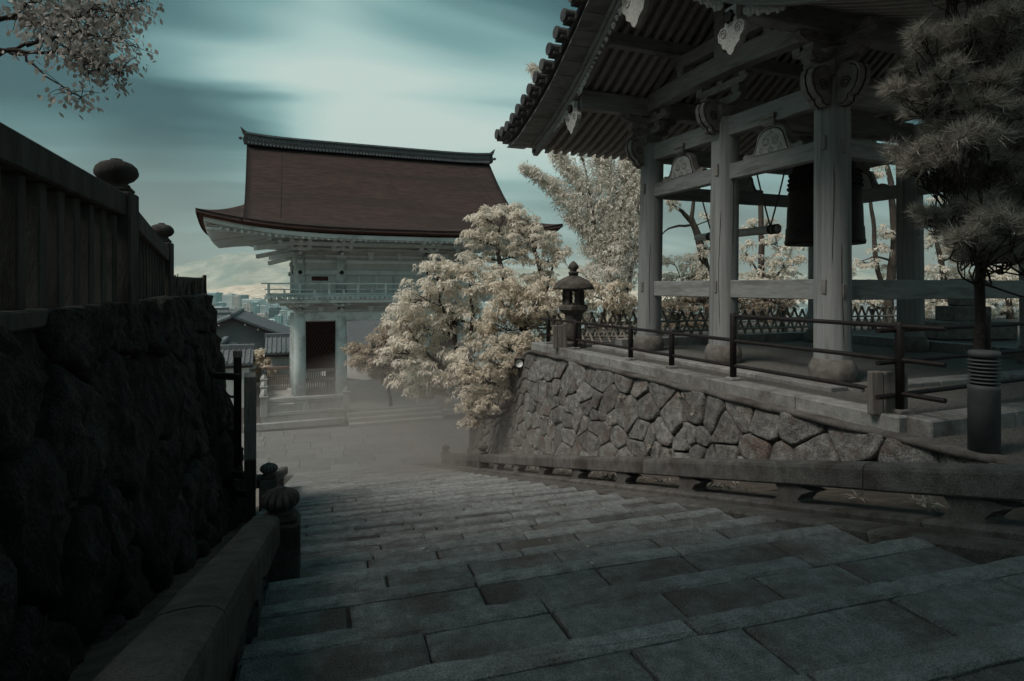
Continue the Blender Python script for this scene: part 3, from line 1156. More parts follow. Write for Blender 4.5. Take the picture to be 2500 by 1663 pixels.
hp = empty('handrail_post', D(620, 1190, 8.9) * np.array([1, 1, 0]) + np.array([0, 0, gz(9.5)]))
tag(hp, 'small fluted melon-topped stone post with short rail beside the notice board', 'post')
p = D(619, 1100, 8.9)
fence_post(p, gz(9.55) - .15, gz(9.55) + .46, .25, .125, .15, hp, M['rail_far'], 14, .26)
MB().beam((p[0] - .08, p[1], gz(9.55) + .37), (p[0] - .75, p[1] + .1, gz(9.55) + .37), .17, .17, .03).build('rail', M['rail_far'], hp)
MB().beam((p[0], p[1] + .1, gz(9.65) + .36), (p[0] - .05, p[1] + 5, gz(14.55) + .36), .18, .18, .03).build('rail', M['rail_far'], hp)
for dy in (1.5, 3.2):
    rail_leg(hp, p[0] - .02, p[1] + dy, .28, .12, M['rail_far'])

hr2 = empty('stone_handrail', (3.73, 10, gz(10)))
tag(hr2, 'long low stone handrail on bulging legs along the right side of the stairs', 'handrail')
sloped_rail(hr2, 3.73, 0.3, 18.5, 0.37, 0.22, 0.19, M['rail_far'], 3.05)
y = 1.2
while y < 18:
    rail_leg(hr2, 3.73, y, 0.20, .16, M['rail_far'])
    y += 1.45
for y in (14.15, 18.6):
    fence_post((3.73, y), gz(y) - .15, gz(y) + .44, .25, .13, .16, hr2, M['rail_far'], 14, .26)


# ------------------------------------------------------------------ steel railing on the terrace
def pipe_rail(name, label, posts, hgt, rails, ext, pr=.044):
    root = empty(name, posts[0])
    tag(root, label, 'railing')
    for p in posts:
        po = MB().lathe([(pr, 0), (pr, hgt - .02), (pr * .8, hgt), (.004, hgt + .006)], 12, (p[0], p[1], TZ + .02)).build('post', M['steel'], root, smooth=True)
        MB().box((p[0], p[1], TZ + .04), (.15, .15, .05), 0, .012).build('footing', M['granite'], po)
    a, b = np.array(posts[0]), np.array(posts[-1])
    d = (b - a) / np.linalg.norm(b - a)
    for zr in rails:
        MB().tube([(*(a - d * ext[0])[:2], TZ + zr), (*(b + d * ext[1])[:2], TZ + zr)], .025, 8).build('rail', M['steel'], root)
    return root


def ept(y):
    return (edge_x(y) + 0.02, y, TZ)


pipe_rail('pipe_railing', 'tall black pipe railing with three rails at the near terrace corner', [ept(4.75), ept(7.1)], 0.92, (0.9, 0.56, 0.22), (.45, 0.0))
pipe_rail('pipe_railing', 'lower black pipe railing with two rails along the terrace edge', [ept(y) for y in (8.45, 9.6, 11.6, 12.9)], 0.6, (0.57, 0.22), (1.32, .4))
ca_ = np.array(ept(4.75))
rd = dirr
pipe_rail('pipe_railing', 'black pipe railing running right from the terrace corner behind the bollard lamp', [ca_ + rd * 1.62 + np.array([0, .15, 0]), ca_ + rd * 3.6 + np.array([0, .3, 0])], 0.95, (0.86, 0.54, 0.2), (1.95, .6))

# ================================================================== bell tower
tower = empty('bell_tower', BN, BROT)
tag(tower, 'open bell tower of bleached timber with big gabled tile roof on the right terrace', 'bell tower')
TWX, TWY = 4.82, 4.48                     # ridge direction, gable width
YM = TWY / 2


def tp(mb, name, m, parent=None, smooth=False):
    return mb.build(name, M[m] if isinstance(m, str) else m, parent or tower, smooth, world=False)


ua = [0, .5, 1.2, 2.24, 3.0, 4.0, 4.35, 4.9]
uz = [6.86, 6.46, 5.96, 5.31, 4.96, 4.60, 4.54, 4.56]


def UA(a):
    return float(np.interp(abs(a), ua, uz))


def col_xy(x, y, z):
    """columns lean a little inwards"""
    k = 0.055 * (z / 4.27)
    return x + (k if x < 1 else -k), y + (k if y < 1 else (-k if y > 4 else 0))


for x in (0, TWX):
    for y in (0, YM, TWY):
        prof = [(.247, .28), (.243, 1.3), (.238, 2.8), (.232, 4.1), (.20, 4.22), (.19, 4.27)]
        V, Fc = [], []
        n = 28
        for (r, z) in prof:
            cx, cy = col_xy(x, y, z)
            for j in range(n):
                th = 2 * math.pi * j / n
                V.append((cx + r * math.cos(th), cy + r * math.sin(th), z))
        for i in range(len(prof) - 1):
            for j in range(n):
                Fc.append((i * n + j, i * n + (j + 1) % n, (i + 1) * n + (j + 1) % n, (i + 1) * n + j))
        Fc.append(tuple(range((len(prof) - 1) * n, len(prof) * n)))
        co = tp(MB().add(V, Fc), 'column', 'tower_wood', smooth=True)
        tp(MB().lathe([(.285, -.05), (.305, .03), (.315, .10), (.31, .18), (.28, .24), (.255, .29)], 28, (x, y, 0)), 'column_base', 'base_stone', co, True)

# drying cracks in the timber
for (x, y, th, z0, z1) in ((0, 0, -1.9, .5, 1.9), (0, 0, -2.4, 1.6, 3.0), (0, 0, -1.2, .4, 1.1), (0, YM, -2.6, .6, 2.6), (0, YM, -1.7, 2.0, 3.4), (0, TWY, -2.2, .5, 2.2)):
    pts = []
    for z in np.linspace(z0, z1, 12):
        cx, cy = col_xy(x, y, z)
        t_ = th + .05 * math.sin(z * 3 + x) + random.uniform(-.015, .015)
        r_ = .2385 + .008 * (1 - z / 4)
        pts.append((cx + r_ * math.cos(t_), cy + r_ * math.sin(t_), z))
    tp(MB().tube(pts, [.001] + [.0045] * 10 + [.001], 5), 'timber_crack', 'ink')



def tbeam(p, q, w, h, name='tie_beam', m='tower_beam', ch=.012):
    return tp(MB().beam(p, q, w, h, ch), name, m)


for x in (0.035, TWX - .035):
    tbeam((x, .15, 1.26), (x, TWY - .15, 1.26), .16, .30)
    tbeam((x, .15, 3.28), (x, TWY - .15, 3.28), .16, .27)
    tbeam((x, .1, 4.065), (x, TWY - .1, 4.065), .18, .33)
for y in (0.035, TWY - .035):
    tbeam((.15, y, 1.255), (TWX - .15, y, 1.255), .15, .295)
    tbeam((.15, y, 3.275), (TWX - .15, y, 3.275), .15, .265)
    tbeam((.1, y, 4.06), (TWX - .1, y, 4.06), .17, .325)
# wedge ends of the through tenons
for x in (0, TWX):
    for y in (0, YM, TWY):
        for z in (1.28, 3.3):
            cx, cy = col_xy(x, y, z)
            sx = -1 if x == 0 else 1
            tp(MB().box((cx + sx * .225, cy - .06, z + .02), (.05, .07, .2)), 'tenon_end', 'tower_dark')
            if y != YM:
                sy = -1 if y == 0 else 1
                tp(MB().box((cx - .05, cy + sy * .225, z - .05), (.07, .05, .2)), 'tenon_end', 'tower_dark')


# carved scroll nosings at the column heads
def spiral(turns, r0, n=40):
    return [(r0 * (1 - .82 * i / n) * math.cos(turns * 2 * math.pi * i / n), r0 * (1 - .82 * i / n) * math.sin(turns * 2 * math.pi * i / n)) for i in range(n + 1)]


NOSE = [(a * .8, b * .8 + .02) for a, b in [(0, .36), (.12, .38), (.3, .36), (.42, .3), (.47, .18), (.46, .04), (.40, -.1), (.31, -.19), (.26, -.2), (.24, -.29), (.15, -.34), (.06, -.32), (0, -.26)]]


def nosing(px, py, dx, dy, z=4.05):
    o = np.array([px + dx * .14, py + dy * .14, z])
    ax = np.array([dx, dy, 0.])
    w = np.array([-dy, dx, 0.]) * .2
    no = tp(MB().prism(NOSE, o - w / 2, ax, (0, 0, 1), w), 'scroll_nosing', 'tower_dark')
    for sd in (-1, 1):
        mb = MB()
        sp = [o + ax * (.15 + a) + np.array([0, 0, .04 + b]) + w * (.52 * sd) for a, b in spiral(2.0, .085)]
        mb.tube(sp, .0065, 5)
        ed_ = [o + ax * (a * .9) + np.array([0, 0, b * .9]) + w * (.51 * sd) for a, b in NOSE[2:12]]
        mb.tube(ed_, .008, 5)
        tp(mb, 'scroll_line', 'ink', no)
    ed2 = [o + ax * (a + .006) + np.array([0, 0, b]) for a, b in NOSE[2:12]]
    tp(MB().tube(ed2, .012, 5), 'scroll_line', 'ink', no)


for x, dx in ((0, -1), (TWX, 1)):
    for y, dy in ((0, -1), (TWY, 1)):
        nosing(x, y, dx, 0)
        nosing(x, y, 0, dy)
    nosing(x, YM, dx, 0, 4.2)


# bracket sets
def bearing_block(mb, c, s, h):
    """block with a bevelled lower half"""
    V = []
    for (z, k) in ((0, .7), (h * .42, 1.0), (h, 1.0)):
        for (a, b) in ((-1, -1), (1, -1), (1, 1), (-1, 1)):
            V.append((c[0] + a * s / 2 * k, c[1] + b * s / 2 * k, c[2] + z))
    Fc = [(3, 2, 1, 0), (8, 9, 10, 11)]
    for i in range(2):
        for j in range(4):
            Fc.append((i * 4 + j, i * 4 + (j + 1) % 4, (i + 1) * 4 + (j + 1) % 4, (i + 1) * 4 + j))
    mb.add(V, Fc)


ARM = [(-.5, .13), (-.5, .07), (-.42, .02), (-.3, 0), (.3, 0), (.42, .02), (.5, .07), (.5, .13)]


def arm(c, L, dx, dy, w=.11, h=1.0):
    o = np.array(c, float)
    ax = np.array([dx, dy, 0.]) * L
    wv = np.array([-dy, dx, 0.]) * w
    return MB().prism([(a, b * h) for a, b in ARM], o - wv / 2, ax, (0, 0, 1), wv)


def block_part(c, s, h, par):
    mb = MB()
    bearing_block(mb, c, s, h)
    bo = tp(mb, 'bearing_block', 'tower_dark', par)
    m2 = MB()
    for dx, dy in ((-1, 0), (0, -1)):
        cc = np.array([c[0] + dx * (s / 2 + .002), c[1] + dy * (s / 2 + .002), c[2] + h * .72])
        sz = (.006, s * .55, .016) if dx else (s * .55, .006, .016)
        m2.box(cc, sz, 0, .002)
    return bo


def bracket(x, y, full):
    bs = MB()
    bearing_block(bs, (x, y, 4.25), .40, .19)
    par = tp(bs, 'bracket', 'tower_dark')
    for (dx, dy) in ((1, 0), (0, 1)):
        tp(arm((x, y, 4.44 + .002 * dx), .92, dx, dy), 'bracket_arm', 'tower_dark', par)
        for k in (-.38, 0, .38):
            if k == 0 and dx:
                continue
            block_part((x + dx * k, y + dy * k, 4.57), .17, .11, par)
        tp(arm((x, y, 4.68 + .002 * dx), 1.34, dx, dy, .10), 'bracket_arm', 'tower_dark', par)
        for k in (-.58, -.29, .29, .58):
            block_part((x + dx * k, y + dy * k, 4.775), .15, .085, par)
    # pale painted outlines
    for (dx, dy) in ((1, 0), (0, 1)):
        for (z, L) in ((4.6, .9), (4.82, 1.3)):
            sx, sy = (-1 if x == 0 else 1), (-1 if y == 0 else 1)
            off = np.array([0, sy * .058, 0]) if dx else np.array([sx * .058, 0, 0])
            a = np.array([x, y, z - .1]) + off - np.array([dx, dy, 0]) * L * .42
            b = np.array([x, y, z - .1]) + off + np.array([dx, dy, 0]) * L * .42
            tp(MB().tube([a, b], .006, 5), 'painted_line', 'carving', par)


for x in (0, TWX):
    for y in (0, TWY):
        bracket(x, y, True)
# middle column of each gable side carries a carved animal-head bracket
for x, dx in ((0, -1), (TWX, 1)):
    mb = MB()
    bearing_block(mb, (x, YM, 4.26), .38, .18)
    par = tp(mb, 'bracket', 'tower_dark')
    tp(arm((x, YM, 4.45), 1.0, 0, 1, .12), 'bracket_arm', 'tower_dark', par)
    for k in (-.4, .4):
        block_part((x, YM + k, 4.58), .18, .12, par)
    tp(arm((x, YM, 4.72), 1.3, 0, 1, .11), 'bracket_arm', 'tower_dark', par)
    for k in (-.55, 0, .55):
        block_part((x, YM + k, 4.81), .15, .09, par)

# curved rainbow beams, wall plates and purlins
for x in (0, TWX):
    nn = 11
    A = np.array([[(x - .11, y, 4.90 + .10 * math.sin(math.pi * y / TWY)), (x + .11, y, 4.90 + .10 * math.sin(math.pi * y / TWY))] for y in np.linspace(-.05, TWY + .05, nn)])
    tp(MB().slab(A, (0, 0, .34)), 'rainbow_beam', 'tower_beam')
    tp(MB().box((x, YM, 5.72), (.2, .26, 1.0)), 'king_post', 'tower_beam')
    tp(MB().beam((x, YM - 1.25, 5.6), (x, YM + 1.25, 5.6), .17, .24), 'collar_beam', 'tower_beam')
    for s_ in (-1.1, 1.1):
        tp(MB().box((x, YM + s_, 5.36), (.17, .18, .3)), 'strut', 'tower_beam')
for y, z, w, h in ((0, 5.02, .24, .37), (TWY, 5.02, .24, .37), (YM - 1.15, 5.83, .18, .26), (YM + 1.15, 5.83, .18, .26), (YM, 6.55, .2, .28)):
    tp(MB().beam((-1.66, y, z), (TWX + 1.66, y, z), w, h), 'purlin', 'tower_beam')
# cross beams that carry the bell
tp(MB().beam((.1, YM, 4.42), (TWX - .1, YM, 4.42), .3, .36), 'bell_beam', 'tower_beam')


# frog-leg struts
def frogleg(o, ax, m='tower_dark'):
    o, ax = np.array(o, float), np.array(ax, float)
    nrm = np.array([-ax[1], ax[0], 0.])
    half = [(.60, 0), (.62, .05), (.55, .09), (.46, .07), (.40, .09), (.34, .2), (.31, .32), (.25, .4), (.14, .45), (0, .46)]
    out_ = half + [(-a, b) for a, b in half[::-1][1:]]
    inn = [(-.33, .02), (-.28, .16), (-.24, .28), (-.17, .35), (-.08, .385), (.08, .385), (.17, .35), (.24, .28), (.28, .16), (.33, .02)]
    par = tp(MB().prism(out_, o - nrm * .05, ax, (0, 0, 1), nrm * .1), 'frog_leg_strut', m)
    for sd in (-1, 1):
        # pale carved panel with petals and leaves in relief
        mb = MB()
        mb.prism(inn, o + nrm * sd * .052, ax, (0, 0, 1), nrm * sd * .012)
        tp(mb, 'carved_panel', 'carving', par)
        m2 = MB()
        for (a, b, r) in ((-.1, .2, .085), (.1, .21, .085), (-.2, .08, .05), (.2, .08, .05), (0, .07, .06), (0, .32, .045)):
            c = o + ax * a + np.array([0, 0, b]) + nrm * sd * .066
            for q in range(7):
                th = 2 * math.pi * q / 7
                c2 = c + (ax * math.cos(th) + np.array([0, 0, 1]) * math.sin(th)) * r * .62
                pts = [c2 + (ax * math.cos(t) + np.array([0, 0, 1]) * math.sin(t)) * r * .4 for t in np.linspace(0, 2 * math.pi, 7)[:-1]]
                m2.add(list(pts) + [c2 + nrm * sd * r * .35], [(i, (i + 1) % 6, 6) for i in range(6)])
        tp(m2, 'carved_flower', 'carving', par)
        m3 = MB()
        m3.tube([o + ax * a * 1.02 + np.array([0, 0, b * 1.03]) + nrm * sd * .055 for a, b in inn], .008, 5)
        m3.tube([o + ax * a * .97 + np.array([0, 0, b * .97]) + nrm * sd * .052 for a, b in out_[2:-2]], .007, 5)
        tp(m3, 'strut_line', 'ink', par)
    for k, s_, h_ in ((.46, .26, .09), (.55, .3, .09)):
        mb = MB()
        bearing_block(mb, o + np.array([0, 0, k - .03]), s_, h_)
        tp(mb, 'bearing_block', 'tower_dark', par)


for x in (0.03, TWX - .03):
    for y in (YM / 2, YM * 1.5):
        frogleg((x, y, 3.41), (0, 1, 0))
for y in (0.03, TWY - .03):
    frogleg((TWX / 2, y, 3.40), (1, 0, 0))

# ---- roof
GX0, GX1 = -1.7, TWX + 1.7
aa = np.linspace(-4.6, 4.6, 47)
A = np.array([[(x, YM + a, UA(a)) for a in aa] for x in np.linspace(GX0 - .52, GX1 + .52, 3)])
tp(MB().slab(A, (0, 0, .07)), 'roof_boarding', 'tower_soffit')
aa2 = np.linspace(-4.78, 4.78, 47)
A = np.array([[(x, YM + a, UA(a) + .075) for a in aa2] for x in np.linspace(GX0 - .60, GX1 + .60, 3)])
tp(MB().slab(A, (0, 0, .12)), 'tile_bed', 'roof_tile')
# rafters
xr = GX0 + .14
while xr < GX1:
    for s_ in (-1, 1):
        mb = MB()
        seg = np.linspace(.12, 4.42, 9)
        V = []
        for a in seg:
            for (dx, dz) in ((-.05, -.125), (.05, -.125), (.05, -.004), (-.05, -.004)):
                V.append((xr + dx, YM + s_ * (a - (.04 if dz > -.1 and a > 4.4 else 0)), UA(a) + dz))
        Fc = [(i * 4 + j, i * 4 + (j + 1) % 4, (i + 1) * 4 + (j + 1) % 4, (i + 1) * 4 + j) for i in range(8) for j in range(4)]
        Fc += [(0, 1, 2, 3), (35, 34, 33, 32)]
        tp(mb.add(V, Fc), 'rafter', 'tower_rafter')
    xr += 0.225
# bargeboards in two stepped boards, both gables
for gx, sg in ((GX0, -1), (GX1, 1)):
    for s_ in (-1, 1):
        a_ = np.concatenate([[0.0], np.linspace(.3, 4.05, 16)])

        def wdt(a):
            return .37 - .02 * a

        V = []
        for off, k, x0 in ((0, 1.0, 0.0),):
            out_ = [(s_ * a, UA(a) - .005) for a in a_] + [(s_ * 4.2, UA(4.2) - .06), (s_ * 4.22, UA(4.2) - .2), (s_ * 4.12, UA(4.1) - wdt(4.1) - .03), (s_ * 4.0, UA(4) - wdt(4) - .01)] + [(s_ * a, UA(a) - wdt(a)) for a in a_[::-1][1:]]
        bo = tp(MB().prism(out_, (gx, YM, 0), (0, 1, 0), (0, 0, 1), (sg * .10, 0, 0)), 'bargeboard', 'tower_beam')
        out2 = [(s_ * a, UA(a) - .004) for a in a_] + [(s_ * a, UA(a) - wdt(a) * .52) for a in a_[::-1]]
        tp(MB().prism(out2, (gx + sg * .1, YM, 0), (0, 1, 0), (0, 0, 1), (sg * .035, 0, 0)), 'bargeboard_moulding', 'tower_beam', bo)
        for kk in (.62, .88):
            tp(MB().tube([(gx + sg * .104, YM + s_ * a, UA(a) - wdt(a) * kk) for a in a_[1:]], .008, 5), 'bargeboard_line', 'tower_soffit', bo)
        sp = [(gx + sg * .11, YM + s_ * (4.05 + a), UA(4.05) - .24 + b) for a, b in spiral(1.5, .06, 24)]
        tp(MB().tube(sp, .008, 5), 'scroll_line', 'ink', bo)
        # boards of the verge soffit
        edges = np.linspace(.05, 4.6, 17)
        for a0, a1 in zip(edges[:-1], edges[1:]):
            A = np.array([[(gx + sg * .14, YM + s_ * a, UA(a) - .012), (gx + sg * .56, YM + s_ * a, UA(a) - .012)] for a in (a0 + .008, a1 - .008)])
            tp(MB().slab(A, (0, 0, -.03)), 'verge_board', 'tower_beam', bo)
    # round verge tiles
    for s_ in (-1, 1):
        a = 0.35
        while a < 4.75:
            z = UA(a) + .27
            x0, x1 = gx + sg * .74, gx + sg * .1
            vt = tp(MB().tube([(x0, YM + s_ * a, z), (x1, YM + s_ * a, z + .02)], [.105, .098], 14), 'verge_tile', 'roof_tile')
            tp(MB().tube([(x0 - sg * .004, YM + s_ * a, z), (x0 + sg * .05, YM + s_ * a, z)], [.118, .115], 14), 'tile_face', 'roof_tile', vt)
            tp(MB().box(((x0 + x1) / 2, YM + s_ * a, z - .10), (.62, .26, .06)), 'tile_bed_course', 'roof_tile', vt)
            a += .31
    # verge end roll
# roof cover tiles in courses down the slope (joined: not seen from below)
mb = MB()
for x in np.arange(GX0 - .3, GX1 + .5, .3):
    for s_ in (-1, 1):
        mb.tube([(x, YM + s_ * a, UA(a) + .22) for a in np.linspace(.1, 4.8, 12)], .075, 8)
tag(tp(mb, 'cover_tiles', 'roof_tile'), kind='stuff')
tp(MB().beam((GX0 - .4, YM, UA(0) + .5), (GX1 + .4, YM, UA(0) + .5), .4, .75), 'ridge', 'roof_tile')

# hanging gable pendants
GEG = [(0, .42), (.13, .42), (.12, .24), (.15, .14), (.25, .13), (.31, .04), (.29, -.07), (.22, -.12), (.2, -.2), (.1, -.26), (.06, -.33), (0, -.37)]
GEGO = GEG + [(-a, b) for a, b in GEG[::-1][1:-1]]


def gegyo(y, z, sc, gx, sg):
    o = np.array([gx + sg * .03, y, z])
    par = tp(MB().prism([(a * sc, b * sc) for a, b in GEGO], o, (0, 1, 0), (0, 0, 1), (sg * .09, 0, 0)), 'gable_pendant', 'carving')
    for s_ in (-1, 1):
        sp = [o + np.array([sg * .094, s_ * (.17 + a) * sc, (.02 + b) * sc]) for a, b in spiral(1.6, .09, 26)]
        tp(MB().tube(sp, .008 * sc, 5), 'scroll_line', 'tower_dark', par)
    # six-pointed dark boss
    hx = []
    for i in range(12):
        r = .085 if i % 2 == 0 else .06
        hx.append((r * math.cos(i * math.pi / 6), r * math.sin(i * math.pi / 6) + .25 * sc))
    tp(MB().prism(hx, o + np.array([sg * .09, 0, 0]), (0, 1, 0), (0, 0, 1), (sg * .05, 0, 0)), 'boss', 'ink', par)
    # leafy carved fins either side, running up and down under the bargeboard
    for s_ in (-1, 1):
        mb = MB()
        for i in range(9):
            f_ = i / 8
            yy = y + s_ * sc * (.3 + .75 * f_)
            zz = UA(yy - YM) - .37 + .02 * abs(yy - YM) - .02
            r = .075 * (1 - .55 * f_) * (1.2 if i % 2 else .9)
            c = np.array([o[0] + sg * .05, yy, zz - r * .35])
            ring = [c + np.array([0, math.cos(t) * r, math.sin(t) * r * .95 - .2 * r]) for t in np.linspace(0, 2 * math.pi, 8)[:-1]]
            mb.add(ring + [c + np.array([sg * .05, 0, 0]), c - np.array([sg * .05, 0, 0])], [(k, (k + 1) % 7, 7) for k in range(7)] + [((k + 1) % 7, k, 8) for k in range(7)])
        tp(mb, 'carved_fin', 'carving', par)


for gx, sg in ((GX0, -1), (GX1, 1)):
    gegyo(YM, 6.02, 1.25, gx, sg)
    gegyo(0, 4.62, .8, gx, sg)
    gegyo(TWY, 4.62, .8, gx, sg)


# ---- bell, striker and small things in the tower (things of their own)
def bl(x, y, z):
    return BL(x, y, z)


bell = empty('bronze_bell', BL(TWX / 2, YM, 2.1))
tag(bell, 'huge dark bronze temple bell hanging inside the bell tower', 'bell')
bc = BL(TWX / 2, YM, 0)
prof = [(.60, 2.10), (.69, 2.10), (.70, 2.16), (.685, 2.19), (.675, 2.40), (.66, 2.44), (.65, 2.75), (.63, 3.05), (.64, 3.08), (.62, 3.12), (.585, 3.42), (.54, 3.58), (.45, 3.70), (.28, 3.78), (.02, 3.80)]
MB().lathe([(r, z) for r, z in prof], 48, bc).build('body', M['bell'], bell, True)
for row in range(4):
    for j in range(24):
        th = 2 * math.pi * (j + .5) / 24
        z = 3.18 + row * .085
        r = np.interp(z, [3.1, 3.42, 3.58], [.62, .585, .54])
        c = bc + np.array([math.cos(th) * r, math.sin(th) * r, z])
        dv = np.array([math.cos(th), math.sin(th), 0])
        MB().tube([c - dv * .01, c + dv * .03, c + dv * .045], [.026, .026, .012], 6).build('nub', M['bell'], bell, True)
ring = [bc + np.array([.16 * math.cos(t), 0, 3.86 + .17 * math.sin(t)]) for t in np.linspace(0, math.pi * 2, 17)]
MB().tube(ring, .05, 8, False).build('crown_loop', M['bell'], bell, True)
MB().tube([bc + np.array([0, 0, 3.95]), bc + np.array([0, 0, 4.3])], .05, 8).build('hanger', M['iron'], bell, True)

log = empty('striker_log', BL(TWX / 2, 4.6, 2.5))
tag(log, 'horizontal pale wooden striker log hung on ropes beside the bell', 'striker')
a, b = BL(TWX / 2, 3.36, 2.50), BL(TWX / 2, 5.95, 2.50)
d = (b - a) / np.linalg.norm(b - a)
MB().tube([a, a + d * .02, b - d * .02, b], [.08, .088, .088, .08], 16).build('log', M['log'], log, True)
for s_ in (.02, .14):
    MB().tube([a + d * s_, a + d * (s_ + .08)], [.105, .105], 16).build('end_band', M['iron'], log, True)
MB().tube([b - d * .55, b - d * .45], [.1, .1], 14).build('end_band', M['iron'], log, True)
for s_, top in ((.22, 3.5), (2.05, 3.5)):
    c = a + d * s_
    for sx in (-1, 1):
        t_ = c + bex * sx * .5
        t_ = np.array([t_[0], t_[1], TZ + top + .6])
        MB().tube([c + (0, 0, .06), c * .5 + t_ * .5 + np.array([0, 0, -.02]), t_], .018, 6).build('rope', M['rope'], log)

plq = empty('hanging_plaque', BL(4.0, -.25, 2.4))
tag(plq, 'dark upright wooden plaque hanging at the right side of the bell tower', 'plaque')
c = BL(3.95, -.22, 2.45)
MB().box(c, (.34, .05, .5), BROT + .12, .01).build('board', M['wood_dark'], plq)
for s_ in (-1, 1):
    MB().box(c + bex * s_ * .175, (.03, .07, .54), BROT + .12, .006).build('frame_side', M['iron'], plq)
MB().tube([c + (0, 0, .25), c + (0, 0, .62)], .006, 5).build('cord', M['rope'], plq)

# ================================================================== temple gate
GC = W((732 - CX) / F * 33.0, 33.0, -5.94) + np.array([math.cos(BROT), math.sin(BROT), 0]) * 4.56
gate = empty('temple_gate', GC + np.array([0, 0, -.42]), BROT)
tag(gate, 'two-storey temple gate with sweeping brown bark roof and balcony beyond the plaza', 'temple gate')
gx_, gy_ = bex, bey


def gp(mb, name, m, parent=None, smooth=False):
    return mb.build(name, M[m] if isinstance(m, str) else m, parent or gate, smooth, world=False)


GZ = .42                                    # local z of the old zero (column-base line)
CXS = [-4.56, -2.41, 2.41, 4.56]
GD = 5.4
PF_d = [0, 1.5, 3.0, 4.7, 5.7, 6.7]
PF_z = [13.9, 12.42, 11.15, 9.88, 9.3, 8.82]
ES, ED, LR = 9.2, 6.7, 7.24


def pf(dl):
    # smooth concave profile
    return float(np.interp(dl, PF_d, PF_z))


_pd = np.linspace(0, 6.7, 60)
_pc = np.polyfit(PF_d, PF_z, 3)


def surf(s, dl):
    """height of the roof skin above plan point s (along ridge) and dl (from ridge line)"""
    a, b = abs(s) / ES, abs(dl) / ED
    hd = abs(dl)
    if abs(s) > LR:
        hd = max(hd, ED - (ES - abs(s)))
    return float(np.polyval(_pc, hd)) + .66 * (a * b) ** 3.2 + .10 * (a ** 6) * (1 - b)


def roof_panels(edge, drop, th, name, m, parent=None):
    """solid roof skin: both main slopes and both hips. edge: how far the rim is drawn in"""
    es, ed_ = ES - edge, ED - edge
    par = None
    for sg in (-1, 1):
        ss = np.linspace(-LR, LR, 41)
        dd = np.linspace(0, ed_, 18)
        A = np.array([[(s, GD / 2 - sg * d_, surf(s, d_) - drop + GZ) for d_ in dd] for s in ss])
        o = gp(MB().slab(A, (0, 0, -th)), name, m, parent, True)
        for s2 in (-1, 1):
            # triangle between hip line and front eave
            rows = []
            for s in np.linspace(LR, es, 13):
                h0 = ED - (ES - s) - (0 if edge == 0 else 0)
                h0 = min(h0, ed_)
                rows.append([(s2 * s, GD / 2 - sg * d_, surf(s, d_) - drop + GZ) for d_ in np.linspace(h0, ed_, 8)])
            gp(MB().slab(np.array(rows), (0, 0, -th)), name, m, parent, True)
    for s2 in (-1, 1):
        rows = []
        for s in np.linspace(LR - .05, es, 13):
            h0 = min(max(ED - (ES - s), .01), ed_)
            rows.append([(s2 * s, GD / 2 + d_, surf(max(s, LR + .001), d_) - drop + GZ) for d_ in np.linspace(-h0, h0, 25)])
        gp(MB().slab(np.array(rows), (0, 0, -th)), name, m, parent, True)


roof_panels(0.0, 0.0, .17, 'bark_layer', 'bark_roof')
roof_panels(.14, .172, .15, 'bark_underlayer', 'bark_edge')


def eave_loop(edge, n=40):
    """points along the rim, counter-clockwise from front-left"""
    es, ed_ = ES - edge, ED - edge
    pts = []
    for s in np.linspace(-es, es, n):
        pts.append((s, -ed_))
    for d_ in np.linspace(-ed_, ed_, n // 2 + 1)[1:]:
        pts.append((es, d_))
    for s in np.linspace(es, -es, n)[1:]:
        pts.append((s, ed_))
    for d_ in np.linspace(ed_, -ed_, n // 2 + 1)[1:]:
        pts.append((-es, d_))
    return pts


def rim_z(s, d_):
    return surf(min(abs(s) * ES / (ES - .3), ES), min(abs(d_) * ED / (ED - .3), ED))


def rim_strip(edge, top, hgt, wid, name, m):
    lo = eave_loop(edge)
    li = eave_loop(edge + wid)
    V = []
    for (a, b), (c, d_) in zip(lo, li):
        z = surf(a * ES / (ES - edge), b * ED / (ED - edge))
        V.append([(a, GD / 2 + b, z - top + GZ), (c, GD / 2 + d_, z - top + GZ)])
    return gp(MB().slab(np.array(V), (0, 0, -hgt)), name, m)


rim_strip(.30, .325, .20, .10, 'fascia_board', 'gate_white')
rim_strip(.44, .50, .10, .12, 'eave_batten', 'gate_panel')
rim_strip(.05, .06, .03, .1, 'bark_rim', 'bark_edge')
# ridge: stacked tile courses rising a little at the ends
for (zz, h, w, m_) in ((13.86, .20, .62, 'roof_tile'), (14.05, .30, .46, 'roof_tile'), (14.34, .10, .60, 'house_roof')):
    A = []
    for s in np.linspace(-LR - .05, LR + .05, 31):
        up = .14 * (abs(s) / LR) ** 6
        A.append([(s, GD / 2 - w / 2, zz + up + GZ), (s, GD / 2 + w / 2, zz + up + GZ)])
    gp(MB().slab(np.array(A), (0, 0, h)), 'ridge_course', m_)
mb = MB()
for i in range(150):
    s = -LR + .1 + (2 * LR - .2) * i / 149
    up = .14 * (abs(s) / LR) ** 6
    for sd in (-1, 1):
        mb.box((s, GD / 2 + sd * .24, 14.13 + up + GZ + .05 * (i % 2)), (.055, .04, .1))
        mb.box((s, GD / 2 + sd * .24, 14.26 + up + GZ - .03 * (i % 2)), (.05, .04, .05))
        if i % 2 == 0:
            mb.box((s, GD / 2 + sd * .34, 13.84 + up + GZ), (.1, .14, .12))
tag(gp(mb, 'ridge_ring_tiles', 'house_roof'), kind='stuff')
